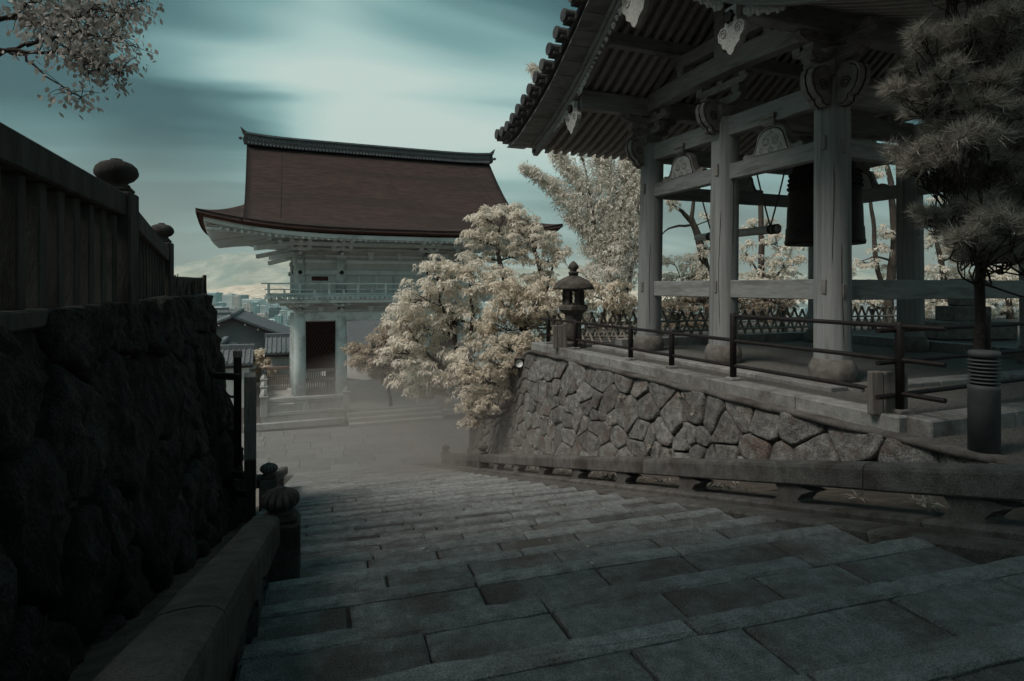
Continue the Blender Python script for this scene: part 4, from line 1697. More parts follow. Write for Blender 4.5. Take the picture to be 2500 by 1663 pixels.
for s2 in (-1, 1):
    horn = [(0, 0), (.26, 0), (.32, .22), (.25, .44), (.36, .66), (.44, .92), (.24, .74), (.08, .64), (-.1, .56)]
    gp(MB().prism([(a * s2, b) for a, b in horn], (s2 * (LR - .12), GD / 2 - .22, 13.75 + .2 + GZ), (1, 0, 0), (0, 0, 1), (0, .44, 0)), 'ridge_end_tile', 'roof_tile')
    gp(MB().lathe([(.03, 0), (.09, .05), (.12, .1), (.05, .16)], 10, (s2 * (LR + .32), GD / 2 - .1, 14.15 + GZ)), 'ridge_end_scroll', 'roof_tile')
    # gable wall panel under the verge
    tri = [(-3.9, 10.1)] + [(d_, surf(LR - .3, d_) - .35) for d_ in np.linspace(-3.9, 3.9, 13)] + [(3.9, 10.1)]
    gp(MB().prism(tri, (s2 * (LR - .5), GD / 2, GZ), (0, 1, 0), (0, 0, 1), (s2 * .1, 0, 0)), 'gable_panel', 'gate_panel')
# lightning wires lying on the roof
for s0, s1 in ((-5.4, -5.6), (.1, 1.3), (5.2, 6.4), (5.7, 7.0)):
    pts = [(s0 + (s1 - s0) * t, GD / 2 - d_, surf(s0 + (s1 - s0) * t, d_) + .015 + GZ) for t, d_ in zip(np.linspace(0, 1, 14), np.linspace(.3, 6.0, 14))]
    gp(MB().tube(pts, .014, 4), 'roof_wire', 'iron')


# soffit and rafters
def soff(s, d_):
    b = abs(d_)
    inn = 2.6
    t = (b - inn) / (ED - inn)
    tz = (abs(s) - 4.4) / (ES - 4.4)
    t = max(t, tz, 0)
    a_, b_ = abs(s) / ES, b / ED
    return 9.05 - .82 * min(t, 1.0) + .66 * (a_ * b_) ** 3.2 + .0


A = np.array([[(s, GD / 2 + d_, soff(s, d_) + GZ + .02) for d_ in np.linspace(-6.15, 6.15, 27)] for s in np.linspace(-8.65, 8.65, 41)])
gp(MB().slab(A, (0, 0, .05)), 'soffit', 'gate_panel')
s = -8.5
while s <= 8.51:
    d0 = 2.75 if abs(s) < 4.6 else 2.75 + (abs(s) - 4.6) * .9
    for sg in (-1, 1) if abs(s) < 20 else (-1,):
        if sg > 0:
            continue
        if d0 < 6.0:
            pts = [(s, GD / 2 + sg * d_, soff(s, d_) + GZ - .05) for d_ in np.linspace(d0, 6.32, 4)]
            mb = MB()
            V = []
            for p in pts:
                for dx, dz in ((-.055, -.06), (.055, -.06), (.055, .06), (-.055, .06)):
                    V.append((p[0] + dx, p[1], p[2] + dz))
            Fc = [(i * 4 + j, i * 4 + (j + 1) % 4, (i + 1) * 4 + (j + 1) % 4, (i + 1) * 4 + j) for i in range(3) for j in range(4)] + [(0, 1, 2, 3), (15, 14, 13, 12)]
            gp(mb.add(V, Fc), 'rafter', 'gate_white')
    s += .30
for s2 in (-1, 1):
    d_ = -6.0
    while d_ < 6.1:
        s0 = 4.7 if abs(d_) < 2.8 else 4.7 + (abs(d_) - 2.8)
        if s0 < 8.6:
            gp(MB().beam((s2 * s0, GD / 2 + d_, soff(s0, d_) + GZ - .05), (s2 * 8.82, GD / 2 + d_, soff(8.82, d_) + GZ - .05), .11, .12), 'rafter', 'gate_white')
        d_ += .36
# diagonal corner beams poking out under the corners
for s2 in (-1, 1):
    for sg in (-1, 1):
        for (o_, zo, L_) in ((3.6, 8.42, .3), (2.2, 7.95, .26), (1.5, 7.5, .24)):
            k = .72
            a = np.array([s2 * 4.3, GD / 2 + sg * 2.5, zo + GZ + .35])
            b = np.array([s2 * (4.56 + o_), GD / 2 + sg * (2.7 + o_ * .93), zo + GZ - .1 + (.35 if o_ > 3 else 0)])
            gp(MB().beam(a, b, .22, L_), 'corner_beam', 'gate_white')

# ---- columns, walls and tie beams
for iy, y in enumerate((0, GD / 2, GD)):
    for ix, x in enumerate(CXS):
        if iy == 1 and ix in (1, 2):
            pass
        co = gp(MB().lathe([(.315, 0), (.315, 2.4), (.30, 4.4), (.29, 4.75)], 22, (x, y, 0)), 'column', 'gate_white', None, True)
        gp(MB().lathe([(.5, -.04), (.5, .04), (.42, .1)], 20, (x, y, 0)), 'column_base', 'gate_stone', co, True)
        if iy != 1:
            gp(MB().lathe([(.30, 5.75), (.29, 7.9)], 20, (x, y, .0)), 'upper_column', 'gate_white', None, True)
for y in (0, GD):
    gp(MB().beam((-4.56, y, 4.75), (4.56, y, 4.75), .30, .48), 'architrave', 'gate_white')
    gp(MB().beam((-4.9, y + (.0), 7.13), (4.9, y, 7.13), .34, .26), 'tie_beam', 'gate_white')
    gp(MB().beam((-4.9, y, 7.72), (4.9, y, 7.72), .30, .22), 'tie_beam', 'gate_white')
for x in (-4.56, 4.56):
    gp(MB().beam((x, 0, 4.74), (x, GD, 4.74), .28, .46), 'architrave', 'gate_white')
    gp(MB().beam((x, -.35, 7.12), (x, GD + .35, 7.12), .33, .25), 'tie_beam', 'gate_white')
    gp(MB().beam((x, -.3, 7.71), (x, GD + .3, 7.71), .29, .2), 'tie_beam', 'gate_white')
for x in CXS[1:3]:
    gp(MB().beam((x, 0, 4.72), (x, GD, 4.72), .26, .4), 'cross_beam', 'gate_white')
# panels closing the gap between architrave and balcony
for x0, x1 in zip(CXS[:-1], CXS[1:]):
    for y in (0, GD):
        gp(MB().box(((x0 + x1) / 2, y, 5.4), (x1 - x0 - .3, .09, .86)), 'wall_panel', 'gate_panel')
        gp(MB().box(((x0 + x1) / 2, y - .06, 5.22), (x1 - x0 - .5, .05, .08)), 'wall_batten', 'gate_white')
for x in (-4.56, 4.56):
    gp(MB().box((x, GD / 2, 5.4), (.09, GD - .3, .86)), 'wall_panel', 'gate_panel')
# floor of the upper storey, walls
gp(MB().box((0, GD / 2, 5.06), (9.4, GD + .2, .14)), 'upper_floor', 'gate_panel')
bays = list(zip(CXS[:-1], CXS[1:]))
for y, sg in ((0, -1), (GD, 1)):
    for x0, x1 in bays:
        gp(MB().box(((x0 + x1) / 2, y, 6.42), (x1 - x0 - .5, .10, 1.36)), 'wall_panel', 'gate_panel')
        gp(MB().box(((x0 + x1) / 2, y, 7.44), (x1 - x0 - .45, .09, .36)), 'wall_panel', 'gate_panel')
        gp(MB().box(((x0 + x1) / 2, y + .02, 8.5), (x1 - x0 - .2, .08, 1.34)), 'wall_panel', 'gate_panel')
        for zz in (8.05, 8.42, 8.78):
            gp(MB().beam((x0 + .2, y - .05 * -sg, zz), (x1 - .2, y - .05 * -sg, zz), .12, .10), 'wall_batten', 'gate_white')
        for f_ in ((.5,) if x1 - x0 < 3 else (.2, .4, .6, .8)):
            xx = x0 + (x1 - x0) * f_
            gp(MB().box((xx, y + sg * .06, 6.35), (.12, .08, 1.2)), 'wall_stud', 'gate_white')
for x, sg in ((-4.56, -1), (4.56, 1)):
    gp(MB().box((x, GD / 2, 6.42), (.1, GD - .5, 1.36)), 'wall_panel', 'gate_panel')
    gp(MB().box((x, GD / 2, 7.44), (.09, GD - .5, .36)), 'wall_panel', 'gate_panel')
    gp(MB().box((x, GD / 2, 8.5), (.08, GD - .3, 1.34)), 'wall_panel', 'gate_panel')
# dark red shuttered windows in the upper side bays
for x0, x1 in (bays[0], bays[2]):
    wdw = gp(MB().box(((x0 + x1) / 2 - .05, -.075, 6.80), (.98, .05, .32)), 'window', 'gate_white')
    gp(MB().box(((x0 + x1) / 2 - .05, -.105, 6.80), (.86, .02, .23)), 'shutter', 'lattice', wdw)
# flower-shaped iron bosses on the tie beam
for x in CXS:
    pts = [((.13 if i % 2 == 0 else .095) * math.cos(i * math.pi / 6), (.13 if i % 2 == 0 else .095) * math.sin(i * math.pi / 6)) for i in range(12)]
    gp(MB().prism(pts, (x, -.30, 7.13), (1, 0, 0), (0, 0, 1), (0, -.05, 0)), 'boss', 'iron')
for y in (0, GD):
    pts = [((.13 if i % 2 == 0 else .095) * math.cos(i * math.pi / 6), (.13 if i % 2 == 0 else .095) * math.sin(i * math.pi / 6)) for i in range(12)]
    gp(MB().prism(pts, (-4.9, y, 7.12), (0, 1, 0), (0, 0, 1), (-.05, 0, 0)), 'boss', 'iron')


def gate_bracket(x, y, z, steps, dx, dy, st=.42, sc=1.0, along=(1, 0)):
    mb = MB()
    bearing_block(mb, (x, y, z), .52 * sc, .22 * sc)
    par = gp(mb, 'bracket', 'gate_white')
    zz = z + .22 * sc
    for k in range(steps):
        o = (k + 1) * st
        # arm reaching out
        a = np.array([x - dx * .1, y - dy * .1, zz + .07])
        b = np.array([x + dx * (o + .1), y + dy * (o + .1), zz + .07])
        gp(MB().beam(a, b, .15 * sc, .15 * sc, .02), 'bracket_arm', 'gate_white', par)
        ax_ = np.array([along[0], along[1], 0.])
        c = np.array([x + dx * o, y + dy * o, zz + .22 * sc])
        wv = np.array([-along[1], along[0], 0.]) * .15 * sc
        gp(MB().prism([(a_ * 1.15 * sc, b_ * 1.2) for a_, b_ in ARM], c - wv / 2, ax_, (0, 0, 1), wv), 'bracket_arm', 'gate_white', par)
        for q in (-.45, 0, .45):
            m2 = MB()
            bearing_block(m2, c + ax_ * q * sc + np.array([0, 0, .13 * sc]), .24 * sc, .15 * sc)
            gp(m2, 'bearing_block', 'gate_white', par)
        zz += .27 * sc
    return par


for y, dy in ((0, -1),):
    for x in CXS:
        gate_bracket(x, y, 7.86, 3, 0, dy, .5)
        gate_bracket(x, y, 4.92, 2, 0, dy, .46, .8)
for s2 in (-1, 1):
    for y in (0, GD / 2, GD):
        gate_bracket(s2 * 4.56, y, 7.87, 3, s2, 0, .5, 1.0, (0, 1))
        gate_bracket(s2 * 4.56, y, 4.93, 2, s2, 0, .46, .8, (0, 1))
for z, o in ((8.62, 1.0), (8.92, 1.5)):
    gp(MB().beam((-6.2, -o, z), (6.2, -o, z), .16, .18), 'eave_purlin', 'gate_white')
    for s2 in (-1, 1):
        gp(MB().beam((s2 * (4.56 + o), -1.9, z + .003), (s2 * (4.56 + o), GD + 1.9, z + .003), .16, .18), 'eave_purlin', 'gate_white')
# intermediate struts between the brackets
for x0, x1 in bays:
    for f_ in ((.5,) if x1 - x0 < 3 else (.33, .67)):
        xx = x0 + (x1 - x0) * f_
        gp(MB().prism([(-.1, 0), (.1, 0), (.2, .42), (-.2, .42)], (xx, -.12, 7.86), (1, 0, 0), (0, 0, 1), (0, -.06, 0)), 'strut', 'gate_white')
        gp(MB().prism([(-.1, 0), (.1, 0), (.18, .3), (-.18, .3)], (xx, -.16, 5.0), (1, 0, 0), (0, 0, 1), (0, -.06, 0)), 'strut', 'gate_white')

# ---- balcony
BX, BY = 6.25, 1.35
gp(MB().box((0, GD / 2, 5.86), (2 * BX, GD + 2 * BY, .10)), 'balcony_floor', 'gate_white')
gp(MB().beam((-BX + .1, -BY + .18, 5.60), (BX - .1, -BY + .18, 5.60), .2, .2), 'balcony_beam', 'gate_white')
for s2 in (-1, 1):
    gp(MB().beam((s2 * (BX - .2), -BY + .3, 5.60), (s2 * (BX - .2), GD + BY - .3, 5.60), .2, .2), 'balcony_beam', 'gate_white')
x = -BX + .12
while x < BX:
    gp(MB().box((x, -BY + .10, 5.755), (.21, .36, .10), 0, .01), 'joist_end', 'gate_white')
    x += .26
y = -BY + .3
while y < GD + BY:
    gp(MB().box((-BX + .1, y, 5.755), (.36, .21, .10), 0, .01), 'joist_end', 'gate_white')
    y += .26
for zz, ex_, h in ((6.52, .38, .07), (6.22, .22, .06), (5.98, .12, .09)):
    gp(MB().beam((-BX - ex_ + .15, -BY + .14, zz), (BX + ex_ - .15, -BY + .14, zz), .075, h), 'balcony_rail', 'gate_white')
    for s2 in (-1, 1):
        gp(MB().beam((s2 * (BX - .14), -BY - ex_ + .14, zz + .004), (s2 * (BX - .14), GD + BY + ex_ - .14, zz + .004), .075, h), 'balcony_rail', 'gate_white')
x = -BX + .14
i = 0
while x < BX:
    top = 6.5 if i % 2 == 0 else 6.2
    gp(MB().box((x, -BY + .14, (5.9 + top) / 2), (.10, .08, top - 5.9)), 'balcony_post', 'gate_white')
    x += .74
    i += 1
for s2 in (-1, 1):
    y, i = -BY + .14, 0
    while y < GD + BY:
        top = 6.5 if i % 2 == 0 else 6.2
        gp(MB().box((s2 * (BX - .14), y, (5.9 + top) / 2), (.08, .10, top - 5.9)), 'balcony_post', 'gate_white')
        y += .74
        i += 1

# ---- statue bays: lattice, rails and pickets
for x0, x1 in (bays[0], bays[2]):
    for y, sg in ((0.0, -1), (GD, 1)):
        c = (x0 + x1) / 2
        w = x1 - x0 - .62
        gp(MB().box((c, y + .05 * -sg + .06, 3.2), (w, .04, 2.64)), 'bay_backing', 'bay_dark')
        for zz, h in ((1.84, .16), (1.32, .19), (4.5, .1)):
            gp(MB().box((c, y + sg * .05, zz), (w + .04, .12, h)), 'bay_rail', 'gate_brown')
        if sg < 0:
            nx = 13
            for i in range(nx):
                xx = x0 + .38 + (w - .12) * i / (nx - 1)
                gp(MB().box((xx, y - .03, .64), (.075, .06, 1.2)), 'picket', 'gate_brown')
                gp(MB().box((xx + .03, y - .01, 1.57), (.05, .05, .36)), 'short_picket', 'gate_brown')
            # diamond lattice strips, clipped to the panel
            z0, z1 = 1.92, 4.42
            hw = w / 2
            for sd in (-1, 1):
                kk = -3.0
                while kk < 3.0:
                    # line x = sd*(z-zc)*0.55 + kk
                    zc = (z0 + z1) / 2
                    pts = []
                    for z in np.linspace(z0, z1, 60):
                        xx = sd * (z - zc) * .55 + kk
                        if abs(xx) < hw:
                            pts.append((c + xx, y - .005 - .012 * (sd > 0), z))
                    if len(pts) > 3:
                        gp(MB().beam(pts[0], pts[-1], .02, .03, .002), 'lattice_strip', 'lattice')
                    kk += .17
# inner side walls of the statue bays
for x in (-4.56, -2.41, 2.41, 4.56):
    gp(MB().box((x, GD * .5, 2.3), (.08, GD - .7, 4.4)), 'side_wall', 'gate_panel')

# ---- stone podium, steps and balustrades
pod = empty('gate_podium', GC + np.array([0, 0, -.42]), BROT)
structure(pod)


def pp(mb, name, m, parent=None, smooth=False):
    return mb.build(name, M[m], parent or pod, smooth, world=False)


PX, PY = 6.35, 2.4
pp(MB().box((0, GD / 2, -.26), (2 * PX + .2, GD + 2 * PY + .2, .5), 0, .02), 'podium_floor', 'gate_stone')
for sx in (-1, 1):
    x = sx * 2.55
    while abs(x) < PX + .3:
        w = random.uniform(.85, 1.25)
        pp(MB().box((x + sx * w / 2, -PY - .22, -.44), (w - .012, .34, .30), 0, .015), 'plinth_stone', 'gate_stone')
        x += sx * w
for k, (yy, zz) in enumerate(((-PY - .30, -.10), (-PY - .68, -.28), (-PY - 1.06, -.46))):
    x = -2.4
    while x < 2.35:
        w = random.uniform(1.1, 1.7)
        if 2.4 - (x + w) < .5:
            w = 2.4 - x
        pp(MB().box((x + w / 2, yy, zz - .1), (w - .01, .42, .2), 0, .015), 'step_stone', 'gate_stone')
        x += w


def balustrade(pa, pb, nposts, label):
    """local podium coordinates"""
    root = empty('stone_balustrade', GC + gx_ * pa[0] + gy_ * pa[1] + np.array([0, 0, -.42]), BROT)
    tag(root, label, 'balustrade')
    pa, pb = np.array([*pa, 0.]), np.array([*pb, 0.])
    off = pa.copy()
    d_ = (pb - pa)
    L_ = np.linalg.norm(d_)
    d_ /= L_

    def rp(mb, name, par=None):
        mb.v = [(v[0] - off[0], v[1] - off[1], v[2]) for v in mb.v]
        return mb.build(name, M['gate_stone'], par or root, False, world=False)

    for i in range(nposts):
        p = pa + d_ * L_ * i / (nposts - 1)
        po = rp(MB().box((p[0], p[1], .46), (.34, .34, .96), 0, .02), 'post')
        cap = MB().box((p[0], p[1], .97), (.40, .40, .08), 0, .02)
        cap.lathe([(.17, 1.01), (.18, 1.08), (.11, 1.16), (.03, 1.26)], 4, (p[0], p[1], 0))
        rp(cap, 'post_cap', po)
        if i < nposts - 1:
            q = pa + d_ * L_ * (i + 1) / (nposts - 1)
            a, b = p + d_ * .17, q - d_ * .17
            rp(MB().beam(a + (0, 0, .78), b + (0, 0, .78), .26, .17, .03), 'rail')
            rp(MB().beam(a + (0, 0, .09), b + (0, 0, .09), .26, .16, .02), 'sill')
            rp(MB().beam(a + (0, 0, .62), b + (0, 0, .62), .15, .05, .01), 'panel_rail')
            for f_ in (.5,):
                c = a + (b - a) * f_
                rp(MB().box((c[0], c[1], .42), (.2, .2, .52), 0, .02), 'strut')
            for f0, f1 in ((.02, .46), (.54, .98)):
                c0, c1 = a + (b - a) * f0, a + (b - a) * f1
                rp(MB().beam(c0 + (0, 0, .34), c1 + (0, 0, .34), .08, .34, .01), 'panel')
                m_ = MB()
                nrm = np.array([-d_[1], d_[0], 0])
                sp = [c0 * .5 + c1 * .5 - nrm * .05 + d_ * (t * .5) + np.array([0, 0, .42 + .05 * math.sin(t * 9)]) for t in np.linspace(-1, 1, 20)]
                m_.tube(sp, .018, 5)
                rp(m_, 'panel_carving')


balustrade((-PX, -PY), (-2.42, -PY), 2, 'pale stone balustrade in front of the left bay of the gate')
balustrade((2.42, -PY), (PX, -PY), 2, 'pale stone balustrade half hidden by the tree, right of the gate steps')
balustrade((-PX, -PY + .36), (-PX, GD + 1.2), 4, 'stone balustrade running back along the left side of the gate')
# picket fence behind the gate on the left
pk = empty('picket_fence', GC + gx_ * -6 + gy_ * 5.6 + np.array([0, 0, -.42]), BROT)
tag(pk, 'brown picket fence behind the left corner of the gate', 'fence')
for i in range(16):
    MB().box((i * .11 - .2, 0, .5), (.07, .04, 1.0)).build('picket', M['gate_brown'], pk, world=False)
MB().box((.6, -.02, 1.35), (2.0, .16, .18)).build('top_rail', M['gate_brown'], pk, world=False)
MB().box((.6, .03, .8), (1.9, .05, .07)).build('cross_rail', M['gate_brown'], pk, world=False)
# white lantern by the right bay
lt = empty('paper_lantern', GC + gx_ * 2.45 + gy_ * -.75 + np.array([0, 0, -.42]), BROT)
tag(lt, 'white cylindrical lantern by the right column of the gate', 'lantern')
MB().lathe([(.22, .35), (.25, .4), (.25, 1.25), (.22, 1.3)], 18).build('shade', M['gate_white'], lt, True, False)
MB().lathe([(.2, 0), (.2, .08), (.06, .12), (.06, .34), (.23, .34), (.23, .39)], 16).build('stand', M['iron'], lt, True, False)

# ================================================================== small things on the terrace
# stone lantern
lp = W((1400 - CX) / F * 13.4, 13.4, TZ)
lan = empty('stone_lantern', lp)
tag(lan, 'dark stone lantern with domed cap and open light box at the terrace corner', 'stone lantern')


def at_l(prof, name, n=20, par=None, m='lantern', smooth=True):
    return MB().lathe(prof, n, lp).build(name, M[m], par or lan, smooth)


at_l([(.30, 0), (.30, .08), (.22, .12)], 'base', 6, smooth=False)
at_l([(.19, .1), (.175, .3), (.17, .5), (.185, .66), (.19, .70)], 'pedestal')
at_l([(.20, .69), (.27, .74), (.34, .80), (.34, .88), (.30, .9)], 'platform', 6, smooth=False)
for i in range(6):
    th = 2 * math.pi * (i + .5) / 6
    c = lp + np.array([.20 * math.cos(th), .20 * math.sin(th), 1.05])
    MB().box(c, (.075, .10, .34), th, .006).build('light_box_post', M['lantern'], lan)
at_l([(.24, .89), (.24, .93), (.23, .935)], 'light_box_sill', 6, smooth=False)
at_l([(.24, 1.19), (.245, 1.24)], 'light_box_lintel', 6, smooth=False)
at_l([(.40, 1.235), (.445, 1.245), (.45, 1.28), (.40, 1.36), (.31, 1.44), (.20, 1.50), (.11, 1.535)], 'cap', 24)
at_l([(.10, 1.53), (.10, 1.58), (.125, 1.60), (.10, 1.62), (.075, 1.63), (.07, 1.66), (.11, 1.70), (.115, 1.75), (.07, 1.81), (.015, 1.86)], 'finial', 16)

# floodlight on the wall end
fp = D(1195, 836, 14.3)
fl = empty('floodlight', fp)
tag(fl, 'small black square floodlight with round white lens at the wall end', 'floodlight')
tow = -fp / np.linalg.norm(fp)
rzf = math.atan2(tow[1], tow[0])
MB().box(fp, (.16, .23, .23), rzf, .015).build('housing', M['iron'], fl)
n0 = np.array([math.cos(rzf), math.sin(rzf), 0])
MB().tube([fp + n0 * .078, fp + n0 * .095], .085, 20).build('lens', M['lens'], fl, True)
MB().box(fp + np.array([0, 0, -.22]), (.05, .05, .25), rzf).build('bracket', M['iron'], fl)

# bollard lamp
bp_ = D(2265, 1030, 5.36)
bo_ = empty('bollard_lamp', bp_)
tag(bo_, 'grey round bollard lamp with louvred head in front of the pine trunk', 'lamp')
r_ = .118
zb = bp_[2]
MB().lathe([(r_, zb - .05), (r_, zb + .50), (r_ * 1.02, zb + .51), (r_ * 1.02, zb + .54), (r_ * .9, zb + .55)], 28, (bp_[0], bp_[1], 0)).build('shaft', M['lamp_grey'], bo_, True)
for i in range(7):
    z = zb + .565 + i * .032
    MB().lathe([(r_ * .75, z + .012), (r_, z), (r_, z + .009), (r_ * .75, z + .021)], 28, (bp_[0], bp_[1], 0)).build('louvre', M['lamp_grey'], bo_, True)
MB().lathe([(r_ * .7, zb + .54), (r_ * .7, zb + .8)], 20, (bp_[0], bp_[1], 0)).build('inner_tube', M['house_dark'], bo_, True)
MB().lathe([(r_, zb + .79), (r_, zb + .83), (r_ * .9, zb + .845), (.01, zb + .85)], 28, (bp_[0], bp_[1], 0)).build('cap', M['lamp_grey'], bo_, True)


# weathered boards
def old_board(p, w, h, th, rz, label):
    root = empty('weathered_board', p)
    tag(root, label, 'wooden board')
    n = 3
    for i in range(n):
        c = np.array(p) + np.array([math.cos(rz), math.sin(rz), 0]) * (i - (n - 1) / 2) * (w / n)
        hh = h * random.uniform(.93, 1.03)
        V = MB().box(c + np.array([0, 0, hh / 2]), (w / n - .003, th, hh), rz, .012)
        V.build('plank', M['wood_stump'], root)
    MB().box(np.array(p) + np.array([-math.sin(rz), math.cos(rz), 0]) * (th * .9) + np.array([0, 0, h * .5]), (w * .9, th * .6, .07), rz).build('batten', M['wood_stump'], root)


old_board(np.array([*D(1289, 820, 12.9)[:2], TZ]), .30, .52, .07, -YAW, 'grey weathered boards standing beside the stone lantern')
old_board(np.array([*D(2043, 945, 6.25)[:2], TZ]), .40, .44, .08, -YAW + .1, 'weathered brown boards leaning behind the railing corner post')

# dark stone monument and base
mo = D(2216, 740, 15.5)
mon = empty('stone_monument', np.array([mo[0], mo[1], TZ]))
tag(mon, 'dark stone monument on a broad base behind the right columns of the tower', 'monument')
MB().box((mo[0], mo[1], TZ + .22), (2.0, 1.0, .44), -YAW, .03).build('base', M['base_stone'], mon)
MB().box((mo[0], mo[1], TZ + .62), (.95, .7, .38), -YAW, .03).build('plinth', M['base_stone'], mon)
mb = MB().box((mo[0], mo[1], TZ + 1.15), (.56, .4, .7), -YAW, .05)
mb.build('stone', M['base_stone'], mon)

# bamboo lattice fence
bf = empty('bamboo_fence', BL(-.4, 6.9, 0))
tag(bf, 'low crossed-bamboo lattice fence along the back of the terrace', 'fence')
x = -.9
while x < 11.6:
    for sd in (-1, 1):
        a, b = BL(x, 6.9 + .03 * sd, .0), BL(x + sd * .34, 6.9 + .03 * sd, .68 + random.uniform(-.04, .05))
        MB().tube([a, b], .032, 7).build('pole', M['bamboo'], bf, True)
    x += .30
for z in (.14, .40):
    MB().tube([BL(-1.0, 6.86, z), BL(5, 6.86, z + .01), BL(11.7, 6.86, z)], .03, 8).build('cross_pole', M['bamboo'], bf, True)
x = -1.0
while x < 11.7:
    MB().tube([BL(x, 6.93, -.02), BL(x, 6.93, .62)], .045, 8).build('post', M['wood_stump'], bf, True)
    x += 1.8
# shorter run of the same fence near the lantern
bf2 = empty('bamboo_fence', BL(-2.4, 5.6, 0))
tag(bf2, 'short lattice fence between the stone lantern and the bell tower', 'fence')
pa, pb = np.array([*D(1345, 775, 14.4)[:2], TZ]), np.array([*D(1462, 775, 14.6)[:2], TZ])
for i in range(7):
    q = pa + (pb - pa) * i / 6
    for sd in (-1, 1):
        MB().tube([q + (.0, .02 * sd, 0), q + (pb - pa) / np.linalg.norm(pb - pa) * sd * .22 + np.array([0, .02 * sd, .55])], .026, 7).build('pole', M['bamboo'], bf2, True)
for z in (.12, .36):
    MB().tube([pa + (0, 0, z), pb + (0, 0, z)], .026, 7).build('cross_pole', M['bamboo'], bf2, True)

# cable from the gate's corner
ca0, ca1 = D(1281, 540, 31.0), D(1309, 618, 29.0)
cb = MB().tube([ca0, D(1282, 563, 30.6), D(1296, 595, 29.8), ca1], .02, 5).build('cable', M['iron'])
tag(cb, 'thin dark cable hanging from the right corner of the gate roof', 'cable')


# ================================================================== houses below
def house(name, label, c, w, d, zb, zt, rise, rz, wall_m, roof_m='house_roof', over=.5, gable_front=True, windows=(), cat='house', slats=False):
    """ridge along local y when gable_front, else along x; front faces local -y"""
    root = empty(name, (c[0], c[1], zb), rz)
    tag(root, label, cat)

    def hp_(mb, nm, m, par=None):
        return mb.build(nm, M[m], par or root, False, world=False)

    H_ = zt - zb
    if gable_front:
        hp_(MB().prism([(-w / 2, 0), (w / 2, 0), (w / 2, H_), (0, H_ + rise), (-w / 2, H_)], (0, -d / 2, 0), (1, 0, 0), (0, 0, 1), (0, d, 0)), 'wall', wall_m)
        for sd in (-1, 1):
            sl = rise / (w / 2)
            A = np.array([[(sd * .0, yy, H_ + rise + .08), (sd * (w / 2 + over), yy, H_ - sl * over + .08)] for yy in (-d / 2 - over, d / 2 + over)])
            rf = hp_(MB().slab(A, (0, 0, .14)), 'roof', roof_m)
            y = -d / 2 - over + .1
            mbt = MB()
            while y < d / 2 + over:
                mbt.tube([(0, y, H_ + rise + .24), (sd * (w / 2 + over), y, H_ - sl * over + .24)], .05, 5)
                y += .32
            tag(hp_(mbt, 'tile_rolls', roof_m, rf), kind='stuff')
            hp_(MB().beam((0, -d / 2 - over + .05, H_ + rise - .02), (sd * (w / 2 + over), -d / 2 - over + .05, H_ - sl * over - .02), .08, .2), 'bargeboard', 'house_dark', rf)
            for k in range(1, 6):
                f_ = k / 6
                hp_(MB().box((sd * (w / 2 + over) * f_, -d / 2 - over * .5, H_ + rise - (rise + sl * over) * f_ - .12), (.1, over, .1)), 'purlin_end', 'house_white', rf)
        hp_(MB().beam((0, -d / 2 - over - .05, H_ + rise + .3), (0, d / 2 + over + .05, H_ + rise + .3), .3, .3), 'ridge', roof_m)
    else:
        hp_(MB().prism([(-d / 2, 0), (d / 2, 0), (d / 2, H_), (0, H_ + rise), (-d / 2, H_)], (-w / 2, 0, 0), (0, 1, 0), (0, 0, 1), (w, 0, 0)), 'wall', wall_m)
        sl = rise / (d / 2)
        for sd in (-1, 1):
            A = np.array([[(xx, 0, H_ + rise + .08), (xx, sd * (d / 2 + over), H_ - sl * over + .08)] for xx in (-w / 2 - over, w / 2 + over)])
            rf = hp_(MB().slab(A, (0, 0, .14)), 'roof', roof_m)
            mbt = MB()
            x = -w / 2 - over + .1
            while x < w / 2 + over:
                mbt.tube([(x, 0, H_ + rise + .24), (x, sd * (d / 2 + over), H_ - sl * over + .24)], .05, 5)
                x += .3
            tag(hp_(mbt, 'tile_rolls', roof_m, rf), kind='stuff')
            hp_(MB().beam((-w / 2 - over, sd * (d / 2 + over - .03), H_ - sl * over + .02), (w / 2 + over, sd * (d / 2 + over - .03), H_ - sl * over + .02), .06, .16), 'eave_board', 'house_dark', rf)
        hp_(MB().beam((-w / 2 - over - .05, 0, H_ + rise + .3), (w / 2 + over + .05, 0, H_ + rise + .3), .3, .3), 'ridge', roof_m)
    for (x, z, ww, hh) in windows:
        wd = hp_(MB().box((x, -d / 2 - .02, z), (ww, .08, hh)), 'window', 'house_dark')
        hp_(MB().box((x, -d / 2 - .07, z), (ww * .06, .03, hh)), 'window_bar', 'house_white', wd)
    if slats:
        x = -w / 2 + .1
        while x < w / 2:
            hp_(MB().box((x, -d / 2 - .04, H_ - .75), (.07, .06, 1.2)), 'slat', 'house_white')
            x += .17
    return root, hp_


def away(px, t, d_):
    """centre of a house whose front stands at distance t"""
    p = P(px, HY, t)
    q = np.array([p[0], p[1], 0])
    return q + q / np.linalg.norm(q) * d_ / 2


